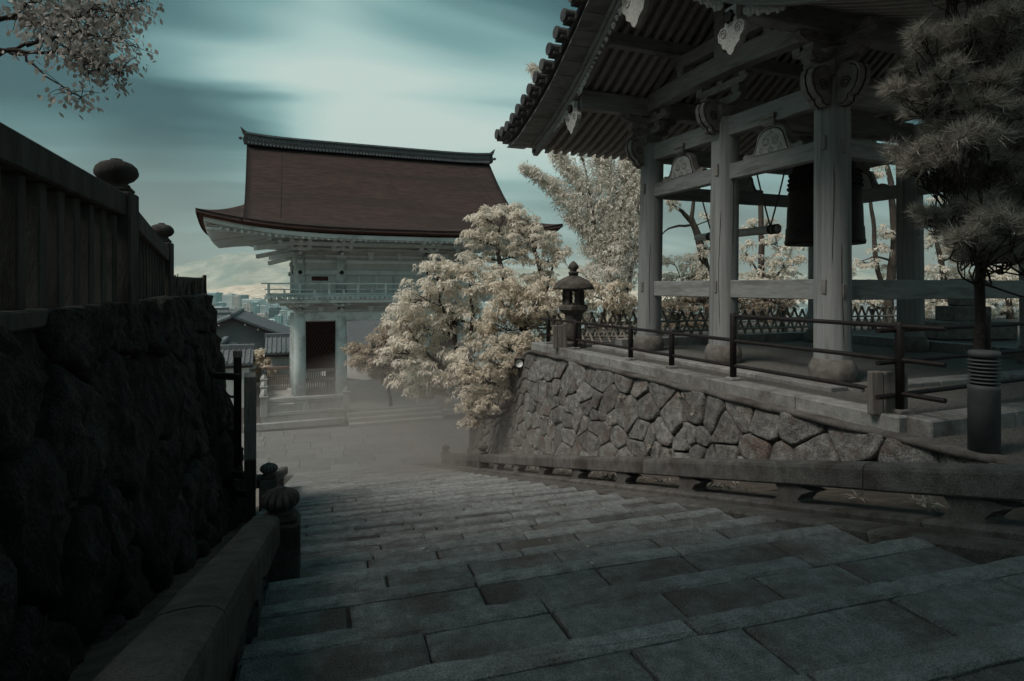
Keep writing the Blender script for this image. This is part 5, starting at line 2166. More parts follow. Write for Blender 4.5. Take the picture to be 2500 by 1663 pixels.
FACE = R(3)
r0, h0 = house('plaster_house', 'large house with broad grey plaster gable, lower left of the gate', away(580, 50, 12), 10.4, 12, -14, -4.72, 2.15, FACE, 'house_wall', over=.6)
for x in np.linspace(-4.5, 4.5, 9):
    h0(MB().box((x, -6.02, 7.6), (.05, .05, 4.6 - abs(x) * .42)), 'wall_batten', 'house_wall')
h0(MB().box((0, -6.02, 7.3), (10.2, .06, .08)), 'wall_band', 'house_wall')
house('tiled_house', 'long teal-grey tiled roof ridge just behind the plaster gable house', away(563, 63, 7), 3.6, 7, -16, -5.1, 1.9, FACE, 'house_wall', over=.4, gable_front=False)
house('tiled_house', 'dark tiled roof at the far left behind the boulder wall', away(505, 68, 7), 3.6, 7, -16, -4.1, 1.2, FACE, 'house_dark', over=.5, gable_front=False)
r0, h0 = house('timber_house', 'small house with white gable and dark timbers below the plaster house', away(545, 39, 4), 2.8, 4, -10, -4.65, .72, FACE, 'house_white', over=.35)
for x in (-.8, 0, .8):
    h0(MB().box((x, -2.03, 5.1), (.09, .06, 1.3 - abs(x) * .45)), 'timber', 'house_dark')
h0(MB().box((0, -2.03, 4.95), (2.7, .06, .08)), 'timber', 'house_dark')
house('tiled_house', 'low wide tiled roof nearest the boulder wall end', away(574, 36, 2.6), 1.5, 2.6, -9, -4.55, .6, FACE, 'house_white', over=.3, gable_front=False)
house('slatted_house', 'tiled house with slatted white front behind the left gate column', away(722, 42, 4), 3.2, 4, -10, -4.5, .75, FACE, 'house_white', over=.4, gable_front=False, slats=True)
c = P(930, 850, 54)
house('temple_hall', 'white-walled building with grey tiled roof seen through the gate passage', c, 12, 9, -14, -5.4, 2.5, BROT + R(38), 'house_white', over=1.1, gable_front=False)
c = P(2105, 790, 27)
house('tiled_hall', 'blue-grey tiled roof seen between the tower columns below the fence', c, 2.6, 4.5, -8, -1.9, 1.55, -YAW - R(22), 'house_white', 'blue_tile', over=.4, gable_front=False)

# ================================================================== the city on the plain
CITY_Z = -118
CK = [0]


def city_building(zx0, zx1, zy, t, m, style, label):
    """zx, zy: picture columns and roof row of the enlarged view used for measuring"""
    x0, x1, y0 = 480 + zx0 / 7.467, 480 + zx1 / 7.467, 690 + zy / 7.467
    w = (x1 - x0) / F * t
    top = (HY - y0) / F * t
    c = P((x0 + x1) / 2, HY, t)
    root = empty('city_building', (c[0], c[1], CITY_Z), -YAW + R((CK[0] * 37) % 17 - 8))
    CK[0] += 1
    tag(root, label, 'building', 'buildings of the city on the plain')
    H_ = top - CITY_Z
    dp = w * .8

    def cp(mb, nm, mm, par=None):
        return mb.build(nm, M[mm], par or root, False, world=False)

    wall = cp(MB().box((0, 0, H_ / 2), (w, dp, H_), 0, .3), 'wall', m)
    fl_h = 3.6
    n = int(min(H_, 75) / fl_h)
    for i in range(n):
        z = H_ - 2.6 - i * fl_h
        if style == 'band':
            cp(MB().box((0, -dp / 2 - .05, z), (w * .92, .5, 1.7), 0, .05), 'window_band', 'city_b', wall)
        elif style == 'split':
            for sx in (-1, 1):
                cp(MB().box((sx * w * .23, -dp / 2 - .05, z), (w * .36, .5, 1.7), 0, .05), 'window_band', 'city_b', wall)
    if style == 'grid':
        k = max(4, int(w / 4.2))
        for j in range(k):
            x = -w / 2 + w * (j + .5) / k
            cp(MB().box((x, -dp / 2 - .05, H_ - 3 - n * fl_h / 2), (w / k * .55, .4, n * fl_h), 0, .05), 'window_column', 'city_b', wall)
        for i in range(n):
            cp(MB().box((0, -dp / 2 - .3, H_ - 4.6 - i * fl_h), (w, .3, 1.3), 0, .05), 'floor_band', m, wall)
    cp(MB().box((w * .12, dp * .1, H_ + 1.6), (w * .4, dp * .4, 3.2), 0, .2), 'roof_house', 'city_c' if m != 'city_c' else 'city_a', wall)
    return root


CITY = [
    (165, 430, 185, 2700, 'city_c', 'grid', 'tall grey-teal city block with dark flat top at far left'),
    (505, 700, 215, 2600, 'city_a', 'grid', 'pale tall office block with window grid in the city centre'),
    (690, 788, 238, 2560, 'city_d', 'grid', 'narrow pinkish-grey block joined right of the pale grid block'),
    (790, 930, 228, 2900, 'city_c', 'band', 'dark teal block behind the pale towers of the city'),
    (880, 1215, 300, 2450, 'city_a', 'grid', 'widest bright white-topped block in the middle of the city'),
    (330, 512, 365, 2200, 'city_c', 'band', 'dark topped block in front of the tall far-left block'),
    (175, 330, 380, 2150, 'city_d', 'band', 'brownish block at the left edge of the city'),
    (240, 530, 445, 1900, 'city_a', 'grid', 'low white block with large square windows at the left'),
    (548, 745, 468, 1800, 'city_d', 'band', 'brown-grey low block with rows of windows'),
    (866, 992, 385, 1800, 'city_d', 'split', 'pale pinkish tower with two columns of windows'),
    (990, 1140, 352, 2150, 'city_c', 'grid', 'teal block directly right of the pinkish tower'),
    (1062, 1150, 425, 1950, 'city_c', 'band', 'slim block with dark bands right of the pinkish tower'),
    (1180, 1282, 415, 1900, 'city_a', 'band', 'light narrow block beneath the gate balcony corner'),
    (1345, 1512, 455, 1700, 'city_b', 'band', 'black banded block near the gate column'),
    (1283, 1445, 668, 1400, 'city_a', 'split', 'low pale block in front of the black banded block'),
    (1528, 1640, 508, 1500, 'city_a', 'band', 'white block with balconies against the gate column'),
    (745, 872, 505, 1850, 'city_a', 'split', 'small bright block left of the pinkish tower'),
    (1130, 1290, 560, 1600, 'city_d', 'grid', 'small grey block low in the right of the city'),
    (1440, 1560, 600, 1380, 'city_c', 'split', 'small teal block low beside the gate column'),
]
for row in CITY:
    city_building(*row)
# the low-rise carpet of roofs in between
mb = MB()
r2 = random.Random(5)
for i in range(2600):
    px = r2.uniform(380, 2450) if i > 1500 else r2.uniform(440, 760)
    t = r2.uniform(1150, 6000)
    c = P(px, HY, t)
    w, d_, h = r2.uniform(8, 30), r2.uniform(8, 24), r2.uniform(5, 24) * (1.5 if r2.random() < .12 else 1)
    a = r2.uniform(-.2, .2)
    ca2, sa2 = math.cos(a), math.sin(a)
    V = []
    for z in (CITY_Z, CITY_Z + h):
        for (x, y) in ((-w / 2, -d_ / 2), (w / 2, -d_ / 2), (w / 2, d_ / 2), (-w / 2, d_ / 2)):
            V.append((c[0] + x * ca2 - y * sa2, c[1] + x * sa2 + y * ca2, z))
    mb.add(V, [(4, 5, 6, 7), (0, 1, 5, 4), (1, 2, 6, 5), (2, 3, 7, 6), (3, 0, 4, 7)])
tag(mb.build('city_low_rise', M['city_low']), 'countless small buildings and roofs covering the plain', 'city', kind='stuff')

# ================================================================== mountains
def fbm(x, y, o=5):
    s_, a, f_ = 0, 1, 1
    for i in range(o):
        s_ += a * mnoise.noise(Vector((x * f_, y * f_, i * 3.3)))
        a *= .5
        f_ *= 2.1
    return s_


prof_x = [-1200, 0, 300, 420, 500, 583, 640, 720, 900, 1100, 1290, 1400, 1700, 2100, 2600, 3600]
prof_y = [640, 650, 668, 655, 636, 620, 628, 634, 646, 652, 664, 655, 668, 660, 668, 650]


def mountain(name, t0, t1, hf, m, label, nx=260, ny=40, x0=-700, x1=3400):
    A = np.zeros((ny, nx, 3))
    for j, px in enumerate(np.linspace(x0, x1, nx)):
        for i, f_ in enumerate(np.linspace(0, 1, ny)):
            t = t0 + (t1 - t0) * f_
            p = P(px, HY, t)
            crest = hf(px) / F * t1 - CITY_Z
            sh = math.sin(min(f_ / .72, 1) * math.pi / 2) ** 1.3 if f_ < .72 else 1 - ((f_ - .72) / .28) ** 2 * .9
            nz = fbm(p[0] * .0011, p[1] * .0011)
            z = CITY_Z - 5 + crest * sh * (1 + .22 * nz * (1 - f_ * .5)) + crest * .10 * fbm(p[0] * .004, p[1] * .004) * sh
            A[i, j] = (p[0], p[1], z)
    o = MB().grid(A).build(name, M[m], None, True)
    o["kind"] = "structure"
    return o


mountain('mountain', 6800, 9600, lambda px: HY - np.interp(px, prof_x, prof_y), 'mount', '')
mountain('foothill', 4300, 5200, lambda px: -3 + 8 * math.exp(-((px - 600) / 70) ** 2) + 3 * math.sin(px * .011) + 2 * math.sin(px * .031 + 1), 'mount_near', '', 200, 14)


# ================================================================== trees
def unit(v):
    return v / np.maximum(np.linalg.norm(v, axis=-1, keepdims=True), 1e-9)


def leaves_mesh(C, Nn, k, L, Wd, el=(-.55, .35), droop=.35, spread=1.0, lobes=1):
    """k leaves in a rosette at every point of C; each leaf a folded diamond of two triangles per half"""
    n = len(C)
    C = np.repeat(C, k, 0)
    Nn = unit(np.repeat(Nn, k, 0))
    m = n * k
    ref = unit(rng.normal(size=(m, 3)))
    t1 = unit(np.cross(Nn, ref))
    e_ = rng.uniform(el[0], el[1], (m, 1))
    dr = unit(t1 * np.cos(e_) + Nn * np.sin(e_))
    sd = unit(np.cross(dr, Nn + .3 * rng.normal(size=(m, 3))))
    up = unit(np.cross(sd, dr))
    ps = np.repeat(rng.uniform(.55, 1.3, (n, 1)), k, 0)
    ln = L * rng.uniform(.65, 1.25, (m, 1)) * ps
    wd = Wd * rng.uniform(.7, 1.25, (m, 1)) * ps
    base = C + dr * ln * .08
    tip = C + dr * ln * spread
    tip[:, 2:3] -= droop * ln * rng.uniform(.5, 1.3, (m, 1))
    mid = C + dr * ln * .55
    mid[:, 2:3] -= droop * ln * .2
    ml = mid + sd * wd * .5 + up * wd * .12
    mr = mid - sd * wd * .5 + up * wd * .12
    V = np.stack([base, ml, tip, mr], 1).reshape(-1, 3)
    Q = np.arange(m * 4).reshape(m, 4)
    return V, Q


def crown_points(ells, per, subr, flat, nros, shell=.35):
    """sub-clumps through each ellipsoid, rosettes on the upper skin of each sub-clump"""
    Cs, Ns, subs = [], [], []
    for (c, r) in ells:
        c, r = np.array(c), np.array(r)
        n = max(5, int(1.75 * per * (r[0] * r[2]) ** .8))
        u = unit(rng.normal(size=(n, 3)))
        rad = rng.uniform(shell, 1.0, (n, 1)) ** .6
        sc = c + u * rad * r
        subs.append((c, sc))
        nros2 = int(nros * 1.3)
        for s_ in sc:
            sr = subr * rng.uniform(.65, 1.3)
            v = unit(rng.normal(size=(nros2, 3)))
            v[:, 2] = np.abs(v[:, 2]) * .9 - .15
            v = unit(v)
            q = s_ + v * np.array([sr, sr, sr * flat]) * rng.uniform(.55, 1.0, (nros2, 1))
            Cs.append(q)
            Ns.append(v + np.array([0, 0, .55]))
    return np.concatenate(Cs), np.concatenate(Ns), subs


def bend(a, b, n, amp, sag=0.0):
    a, b = np.array(a, float), np.array(b, float)
    L_ = np.linalg.norm(b - a)
    w1, w2 = rng.normal(size=3), rng.normal(size=3)
    pts = []
    for i in range(n + 1):
        t = i / n
        p = a + (b - a) * t + amp * L_ * (w1 * math.sin(math.pi * t) + w2 * .5 * math.sin(2 * math.pi * t)) * .5
        p[2] += sag * L_ * math.sin(math.pi * t)
        pts.append(p)
    return pts


def nearest_on(polys, c):
    best, bp, br = 1e9, None, .05
    for pts, rad in polys:
        for p, r in zip(pts, rad):
            # prefer nodes below the clump
            d_ = np.linalg.norm(p - c) + max(0, p[2] - c[2] + .1) * 1.5
            if d_ < best:
                best, bp, br = d_, p, r
    return bp, br


def make_tree(name, label, base, trunks, ells, leaf, bark, per=26, subr=.3, flat=.6, nros=9, k=6, L=.13, Wd=.05, el=(-.55, .35), droop=.35, cat='tree', group=None, amp=.12, twig=.012, extra=None):
    root = empty(name, base)
    tag(root, label, cat, group)
    C, Nn, subs = crown_points(ells, per, subr, flat, nros)
    if extra is not None:
        C = np.concatenate([C, extra[0]])
        Nn = np.concatenate([Nn, extra[1]])
    V, Q = leaves_mesh(C, Nn, k, L, Wd, el, droop)
    me = fast_mesh('crown', V - np.array(base), Q)
    link('crown', me, M[leaf], root)
    mb = MB()
    for pts, rad in trunks:
        mb.tube(pts, rad, 9)
    mb.build('trunk', M[bark], root, True)
    mb = MB()
    for c, sc in subs:
        a, r = nearest_on(trunks, c)
        if a is None:
            continue
        r1 = max(min(r * .5, .07), twig * 1.5)
        br = bend(a, c, 6, amp)
        mb.tube(br, list(np.linspace(r1, twig * 1.2, 7)), 6, False)
        for s_ in sc:
            st = br[rng.integers(3, 7)]
            mb.tube(bend(st, s_, 3, .15), [twig, twig * .8, twig * .6, twig * .35], 4, False)
    if mb.v:
        tag(mb.build('branches', M[bark], root, True), kind='stuff')
    return root


def E(rows, t, dep=.85):
    """(dx, dy, rx, ry) in picture units at distance t -> ellipsoids"""
    o = []
    for row in rows:
        dx, dy, rx, ry = row[:4]
        tt = t + (row[4] if len(row) > 4 else rng.uniform(-.4, .4))
        k = K * tt / F
        o.append((D(dx, dy, tt), (rx * k, max(rx * k * dep, .2), ry * k)))
    return o


def TR(rows, t, rads):
    pts = [D(a, b, t + (c[0] if c else 0)) for a, b, *c in rows]
    # smooth
    P_ = np.array(pts)
    tt = np.linspace(0, len(pts) - 1, (len(pts) - 1) * 4 + 1)
    P_ = np.stack([np.interp(tt, range(len(pts)), P_[:, i]) for i in range(3)], 1)
    P_[1:-1] = .5 * P_[1:-1] + .25 * (P_[:-2] + P_[2:]) + rng.normal(scale=.012, size=P_[1:-1].shape)
    return list(P_), list(np.interp(tt, np.linspace(0, len(pts) - 1, len(rads)), rads))


# --- cream-leaved trees at the end of the retaining wall
t = 17.2
make_tree('cream_tree', 'round cream-leaved tree in front of the gate, nearest the stairs', D(1090, 960, t),
          [TR([(1095, 990), (1085, 900), (1060, 830), (1040, 760), (1010, 690)], t, [.13, .10, .08, .05, .03]), TR([(1085, 900), (1020, 850), (960, 790), (930, 740)], t, [.08, .06, .04, .02]), TR([(1060, 830), (1090, 740), (1080, 660)], t, [.07, .05, .03])],
          E([(965, 690, 58, 52), (1030, 645, 62, 46), (920, 735, 40, 48), (985, 760, 70, 55), (1060, 735, 66, 60), (925, 812, 44, 42), (1005, 845, 74, 55), (1085, 820, 55, 50), (960, 885, 58, 34), (1050, 890, 66, 34), (1100, 655, 48, 40), (1000, 612, 36, 22), (1085, 610, 40, 22)], t),
          'leaf_cream', 'bark', per=30, subr=.27, flat=.6, nros=11, k=7, L=.125, Wd=.036, droop=.3)
t = 18.2
make_tree('cream_tree', 'taller cream-leaved tree with layered clumps against the gate roof', D(1215, 960, t),
          [TR([(1215, 990), (1205, 850), (1215, 745), (1165, 660), (1145, 580), (1150, 520)], t, [.17, .14, .13, .11, .06, .03]), TR([(1215, 745), (1250, 690), (1245, 620), (1225, 560), (1205, 510)], t, [.11, .1, .08, .05, .03]), TR([(1250, 690), (1265, 640), (1280, 590)], t, [.06, .04, .02])],
          E([(1120, 505, 42, 26), (1170, 488, 45, 24), (1210, 510, 42, 28), (1090, 550, 34, 22), (1150, 545, 52, 26), (1215, 555, 52, 28), (1262, 555, 38, 26), (1105, 592, 42, 18), (1180, 592, 48, 20), (1262, 598, 38, 22), (1240, 638, 42, 18), (1290, 580, 18, 18), (1150, 625, 40, 14)], t),
          'leaf_cream', 'bark', per=36, subr=.24, flat=.5, nros=11, k=7, L=.12, Wd=.034, droop=.3)
t = 16.8
make_tree('golden_tree', 'golden cream tree with slender dark trunk left of the stone lantern', D(1200, 960, t),
          [TR([(1195, 990), (1200, 850), (1208, 770), (1225, 710), (1240, 670)], t, [.1, .085, .075, .05, .02]), TR([(1208, 770), (1165, 720), (1150, 680)], t, [.05, .035, .02]), TR([(1225, 720), (1270, 700), (1300, 690)], t, [.04, .03, .015])],
          E([(1150, 665, 46, 28), (1205, 665, 50, 28), (1260, 670, 44, 30), (1170, 705, 56, 34), (1235, 705, 50, 34), (1290, 705, 34, 36), (1150, 750, 50, 36), (1215, 745, 40, 30), (1265, 745, 44, 36), (1300, 750, 26, 30), (1180, 790, 46, 30), (1260, 785, 40, 32), (1130, 790, 42, 36), (1300, 790, 24, 26)], t),
          'leaf_gold', 'bark', per=30, subr=.25, flat=.55, nros=10, k=7, L=.12, Wd=.034, droop=.3)
t = 14.7
make_tree('clipped_shrub', 'fine-leaved clipped shrub on top of the wall end by the floodlight', D(1175, 900, t), [TR([(1180, 935), (1178, 880), (1170, 840)], t, [.05, .04, .02])],
          E([(1172, 805, 52, 38), (1212, 790, 34, 26), (1140, 840, 44, 40), (1172, 862, 40, 36), (1118, 880, 40, 36), (1092, 905, 46, 26), (1145, 905, 44, 24), (1190, 840, 24, 24), (1085, 860, 36, 30), (1088, 938, 34, 26), (1125, 935, 34, 24), (1078, 970, 22, 20), (1105, 965, 26, 18)], t, .7),
          'leaf_gold', 'bark', per=70, subr=.16, flat=.8, nros=14, k=6, L=.06, Wd=.022, droop=.15, cat='shrub')
t = 21.0
make_tree('brown_shrub', 'soft brownish shrub spreading left in front of the gate passage', D(880, 900, t), [TR([(900, 935), (890, 870), (870, 820)], t, [.06, .05, .02])],
          E([(905, 768, 42, 34), (860, 800, 46, 30), (822, 812, 28, 20), (895, 830, 54, 34), (925, 810, 44, 44), (850, 838, 48, 24), (900, 870, 46, 26), (940, 860, 40, 40)], t, .8),
          'leaf_soft', 'bark', per=46, subr=.26, flat=.5, nros=12, k=6, L=.11, Wd=.03, droop=.25, cat='shrub')
t = 42
make_tree('small_tree', 'small pale round tree left of the gate column, above the balustrade', D(612, 900, t), [TR([(612, 925), (612, 880), (612, 840)], t, [.16, .12, .05])],
          E([(612, 822, 26, 18), (598, 845, 22, 20), (628, 845, 22, 20), (612, 865, 30, 16), (594, 872, 16, 12)], t),
          'leaf_gold', 'bark', per=14, subr=.45, flat=.7, nros=12, k=6, L=.24, Wd=.09, droop=.2)
t = 33
make_tree('small_tree', 'little pale bush peeping out beside the boulder wall corner', D(508, 900, t), [TR([(508, 925), (508, 890)], t, [.05, .03])],
          E([(508, 868, 8, 10), (504, 886, 8, 10)], t), 'leaf_gold', 'bark', per=40, subr=.14, flat=.7, nros=10, k=5, L=.12, Wd=.05, droop=.2)


# --- feathery bamboo behind the lantern
def sprays(lines, t, rmax, n):
    Cs, Ns = [], []
    for ln, w in lines:
        pts, _ = TR(ln, t, [.1, .1])
        pts = np.array(pts)
        m = int(n * w)
        f_ = rng.uniform(0.0, 1, m) ** .8
        idx = f_ * (len(pts) - 1)
        q = np.stack([np.interp(idx, range(len(pts)), pts[:, i]) for i in range(3)], 1)
        rr = rmax * w * (1.05 - f_ * .8)[:, None] * rng.uniform(.1, 1, (m, 1)) ** .6
        q = q + unit(rng.normal(size=(m, 3))) * rr * np.array([1, 1, .8])
        Cs.append(q)
        Ns.append(unit(rng.normal(size=(m, 3))) + np.array([0, 0, .6]))
    return np.concatenate(Cs), np.concatenate(Ns)


t = 20.5
bl_lines = [([(1418, 640), (1385, 520), (1335, 420), (1275, 345)], 1.0), ([(1425, 640), (1425, 500), (1400, 400), (1370, 320)], 1.1), ([(1430, 620), (1462, 500), (1475, 400), (1485, 300)], 1.0),
            ([(1385, 560), (1320, 480), (1270, 425), (1205, 382)], .75), ([(1420, 560), (1370, 400), (1310, 290), (1240, 175), (1225, 150)], .5), ([(1400, 600), (1380, 560), (1345, 520), (1310, 500)], .6), ([(1440, 560), (1450, 450), (1440, 340)], .9)]
ex_c, ex_n = sprays(bl_lines, t, .95, 1700)
make_tree('bamboo_clump', 'tall feathery bamboo-like tree leaning left behind the stone lantern', D(1425, 800, t),
          [TR([(1430, 900), (1425, 740), (1395, 600), (1370, 520), (1330, 420), (1280, 350)], t, [.14, .12, .1, .07, .04, .02]), TR([(1425, 740), (1440, 600), (1425, 480), (1400, 350)], t, [.08, .07, .05, .02]), TR([(1425, 740), (1455, 620), (1470, 480), (1480, 340)], t, [.07, .06, .04, .02]), TR([(1395, 600), (1330, 490), (1270, 428), (1210, 385)], t, [.06, .04, .03, .012]), TR([(1370, 520), (1340, 350), (1250, 180)], t, [.04, .03, .01])],
          E([(1420, 620, 50, 60), (1450, 560, 45, 60), (1370, 560, 40, 40), (1350, 640, 40, 40)], t),
          'leaf_pale', 'bark', per=18, subr=.35, flat=.6, nros=10, k=5, L=.15, Wd=.036, el=(-.9, .3), droop=.3, extra=(ex_c, ex_n))
t = 19.5
make_tree('cream_tree', 'low bushy cream tree behind the stone lantern and short lattice fence', D(1400, 800, t), [TR([(1400, 860), (1395, 760), (1390, 690)], t, [.09, .07, .03]), TR([(1395, 760), (1440, 700)], t, [.05, .02]), TR([(1395, 760), (1345, 720)], t, [.05, .02])],
          E([(1360, 680, 40, 36), (1420, 680, 46, 36), (1390, 730, 60, 36), (1450, 720, 34, 40), (1330, 720, 30, 30), (1420, 770, 50, 26), (1300, 690, 24, 24)], t),
          'leaf_gold', 'bark', per=22, subr=.28, flat=.6, nros=9, k=6, L=.14, Wd=.05)

# --- trees behind the bell tower
t = 22
make_tree('gnarled_tree', 'gnarled spreading tree behind the first bay of the bell tower', D(1625, 760, t),
          [TR([(1650, 860), (1640, 740), (1620, 600), (1600, 520), (1570, 485), (1535, 468)], t, [.24, .2, .16, .12, .07, .03]), TR([(1610, 545), (1590, 500), (1600, 455), (1590, 420)], t, [.1, .08, .06, .03]), TR([(1600, 520), (1550, 520), (1515, 545)], t, [.05, .04, .015]), TR([(1630, 640), (1580, 640), (1545, 665)], t, [.07, .05, .02])],
          E([(1560, 635, 40, 26), (1535, 680, 34, 40), (1600, 680, 54, 40), (1590, 600, 34, 20), (1540, 600, 26, 16), (1625, 570, 30, 22), (1545, 470, 20, 10), (1640, 500, 26, 18), (1560, 720, 50, 30), (1625, 640, 40, 30)], t),
          'leaf_cream', 'bark', per=22, subr=.26, flat=.55, nros=8, k=6, L=.15, Wd=.05)
t = 20
make_tree('brown_shrub', 'rounded brown shrub low behind the first two columns of the tower', D(1590, 800, t), [TR([(1590, 830), (1590, 760), (1595, 700)], t, [.08, .06, .03])],
          E([(1560, 715, 50, 30), (1620, 690, 50, 45), (1640, 730, 60, 40), (1590, 750, 70, 26), (1720, 690, 60, 30), (1760, 715, 60, 25), (1800, 690, 50, 24)], t),
          'leaf_brown', 'bark', per=26, subr=.28, flat=.6, nros=10, k=6, L=.12, Wd=.045, cat='shrub')
t = 23
make_tree('cream_tree', 'airy cream tree with pale straight trunk seen under the striker log', D(1752, 800, t),
          [TR([(1756, 860), (1754, 700), (1752, 560), (1750, 440)], t, [.13, .12, .11, .09]), TR([(1754, 680), (1800, 620), (1830, 560)], t, [.06, .04, .02]), TR([(1754, 640), (1715, 580)], t, [.05, .02])],
          E([(1790, 560, 42, 30), (1810, 615, 52, 38), (1765, 640, 46, 34), (1715, 585, 30, 30), (1835, 550, 26, 30), (1720, 650, 40, 34), (1850, 650, 44, 34), (1770, 510, 26, 16), (1730, 520, 20, 14), (1800, 680, 60, 26), (1720, 700, 50, 24)], t),
          'leaf_cream', 'bark', per=18, subr=.26, flat=.55, nros=8, k=6, L=.15, Wd=.05)
t = 22
make_tree('dark_trunk_tree', 'two-stemmed tree with layered cream foliage right of the bell', D(2040, 780, t),
          [TR([(2045, 860), (2042, 740), (2050, 640), (2060, 540), (2050, 420), (2030, 330)], t, [.2, .18, .15, .12, .1, .06]), TR([(2042, 700), (2015, 600), (2010, 500), (2000, 440), (1975, 455)], t, [.09, .08, .07, .05, .02]), TR([(2040, 720), (1990, 690), (1960, 680)], t, [.05, .03, .015]), TR([(2055, 600), (2015, 590), (1985, 600)], t, [.05, .03, .012])],
          E([(1990, 605, 34, 14), (2022, 570, 30, 14), (1990, 655, 38, 16), (1970, 690, 30, 26), (2020, 690, 36, 20), (1975, 450, 16, 10), (2035, 535, 26, 14), (1945, 635, 24, 24), (2010, 395, 30, 16), (1950, 700, 40, 20), (2050, 625, 30, 16)], t),
          'leaf_cream', 'bark', per=26, subr=.22, flat=.45, nros=8, k=6, L=.13, Wd=.045)
t = 23.5
make_tree('cream_tree', 'dense cream tree filling the gap right of the rear tower column', D(2190, 790, t),
          [TR([(2185, 860), (2185, 720), (2165, 600), (2150, 520)], t, [.16, .14, .1, .05]), TR([(2185, 700), (2230, 640), (2270, 600)], t, [.08, .05, .02])],
          E([(2155, 480, 40, 28), (2200, 500, 40, 30), (2150, 560, 44, 30), (2215, 580, 50, 36), (2165, 630, 50, 32), (2250, 640, 46, 36), (2160, 690, 50, 30), (2230, 700, 50, 30), (2310, 640, 40, 40)], t),
          'leaf_cream', 'bark', per=20, subr=.28, flat=.55, nros=9, k=6, L=.15, Wd=.05)


t = 25
make_tree('cream_tree', 'cream tree at the far right behind the monument', D(2330, 790, t),
          [TR([(2330, 860), (2325, 720), (2310, 600)], t, [.16, .13, .06]), TR([(2325, 700), (2280, 640)], t, [.07, .02])],
          E([(2290, 560, 44, 36), (2340, 600, 50, 40), (2280, 640, 44, 34), (2350, 670, 50, 36), (2290, 700, 50, 30), (2240, 720, 50, 22), (2370, 720, 50, 26), (2100, 700, 50, 22), (2150, 725, 60, 18)], t),
          'leaf_cream', 'bark', per=18, subr=.3, flat=.55, nros=9, k=6, L=.15, Wd=.045)

# --- pine at the right edge
def make_pine(name, label, base, trunks, ells, t):
    root = empty(name, base)
    tag(root, label, 'pine tree')
    Cs, Ns = [], []
    subs = []
    for c, r in ells:
        c, r = np.array(c), np.array(r)
        for q_ in range(5):                       # several uneven wisps stand for every mass
            cc = c + rng.normal(size=3) * r * np.array([.55, .55, .45])
            ax = unit(rng.normal(size=3) * np.array([1, 1, .25]))
            n = int(120 * r[0] * r[1] * rng.uniform(.6, 1.5) + 9)
            s_ = rng.normal(size=(n, 1)) * r[0] * .45
            q = cc + ax * s_ + rng.normal(size=(n, 3)) * r * np.array([.28, .28, .2])
            Cs.append(q)
            Ns.append(unit(unit(q - c) * np.array([.8, .8, .5]) + np.array([0, 0, .7]) + .35 * rng.normal(size=(n, 3))))
            subs.append((cc, q[:: 2]))
    C, Nn = np.concatenate(Cs), np.concatenate(Ns)
    k = 60
    n = len(C)
    C2, N2 = np.repeat(C, k, 0), np.repeat(Nn, k, 0)
    m = n * k
    ref = unit(rng.normal(size=(m, 3)))
    t1 = unit(np.cross(N2, ref))
    e_ = rng.uniform(.05, 1.35, (m, 1))
    dr = unit(t1 * np.cos(e_) + N2 * np.sin(e_))
    sd = unit(np.cross(dr, rng.normal(size=(m, 3))))
    ln = rng.uniform(.07, .17, (m, 1)) * np.repeat(rng.uniform(.7, 1.2, (n, 1)), k, 0)
    st = C2 + N2 * rng.uniform(-.05, .03, (m, 1))
    V = np.stack([st - sd * .0026, st + sd * .0026, st + dr * ln], 1).reshape(-1, 3)
    me = fast_mesh('needles', V - np.array(base), np.arange(m * 3).reshape(m, 3))
    link('needles', me, M['needle'], root)
    mb = MB()
    for pts, rad in trunks:
        mb.tube(pts, rad, 10)
    mb.build('trunk', M['bark_dark'], root, True)
    mb = MB()
    for c, sc in subs:
        a, r = nearest_on(trunks, c)
        br = bend(a, c - np.array([0, 0, .05]), 7, .22, -.05)
        mb.tube(br, list(np.linspace(max(r * .25, .012), .006, 8)), 5, False)
        for s_ in sc:
            mb.tube(bend(br[rng.integers(4, 8)], s_, 3, .2), [.008, .006, .005, .003], 4, False)
    tag(mb.build('branches', M['bark_dark'], root, True), kind='stuff')
    return root


t = 5.9
pells = [(2128, 118, 40, 26), (2175, 95, 48, 30), (2230, 80, 55, 34), (2290, 60, 55, 40), (2345, 40, 50, 45), (2160, 150, 40, 20), (2250, 130, 60, 30), (2320, 120, 60, 34), (2165, 190, 44, 22), (2215, 195, 52, 26), (2285, 190, 56, 30), (2350, 180, 40, 40),
         (2185, 300, 48, 26), (2240, 290, 50, 26), (2300, 300, 50, 30), (2350, 290, 40, 40), (2150, 350, 46, 26), (2215, 360, 56, 30), (2285, 370, 56, 34), (2345, 380, 40, 40), (2180, 400, 44, 22), (2260, 430, 56, 30), (2330, 450, 50, 36), (2230, 480, 40, 22), (2295, 505, 52, 26), (2350, 530, 40, 34), (2250, 545, 40, 18), (2310, 580, 46, 22),
         (2170, 245, 40, 24), (2230, 245, 50, 28), (2300, 250, 50, 30), (2130, 380, 34, 22), (2200, 520, 36, 22), (2255, 590, 34, 20), (2200, 330, 50, 30), (2260, 340, 50, 30), (2320, -40, 80, 50), (2420, 20, 90, 60), (2420, 200, 80, 60), (2420, 380, 80, 60), (2440, -120, 120, 60), (2430, 560, 70, 60), (2220, -60, 60, 30)]
pb = np.array([*D(2256, 930, 6.5)[:2], TZ])
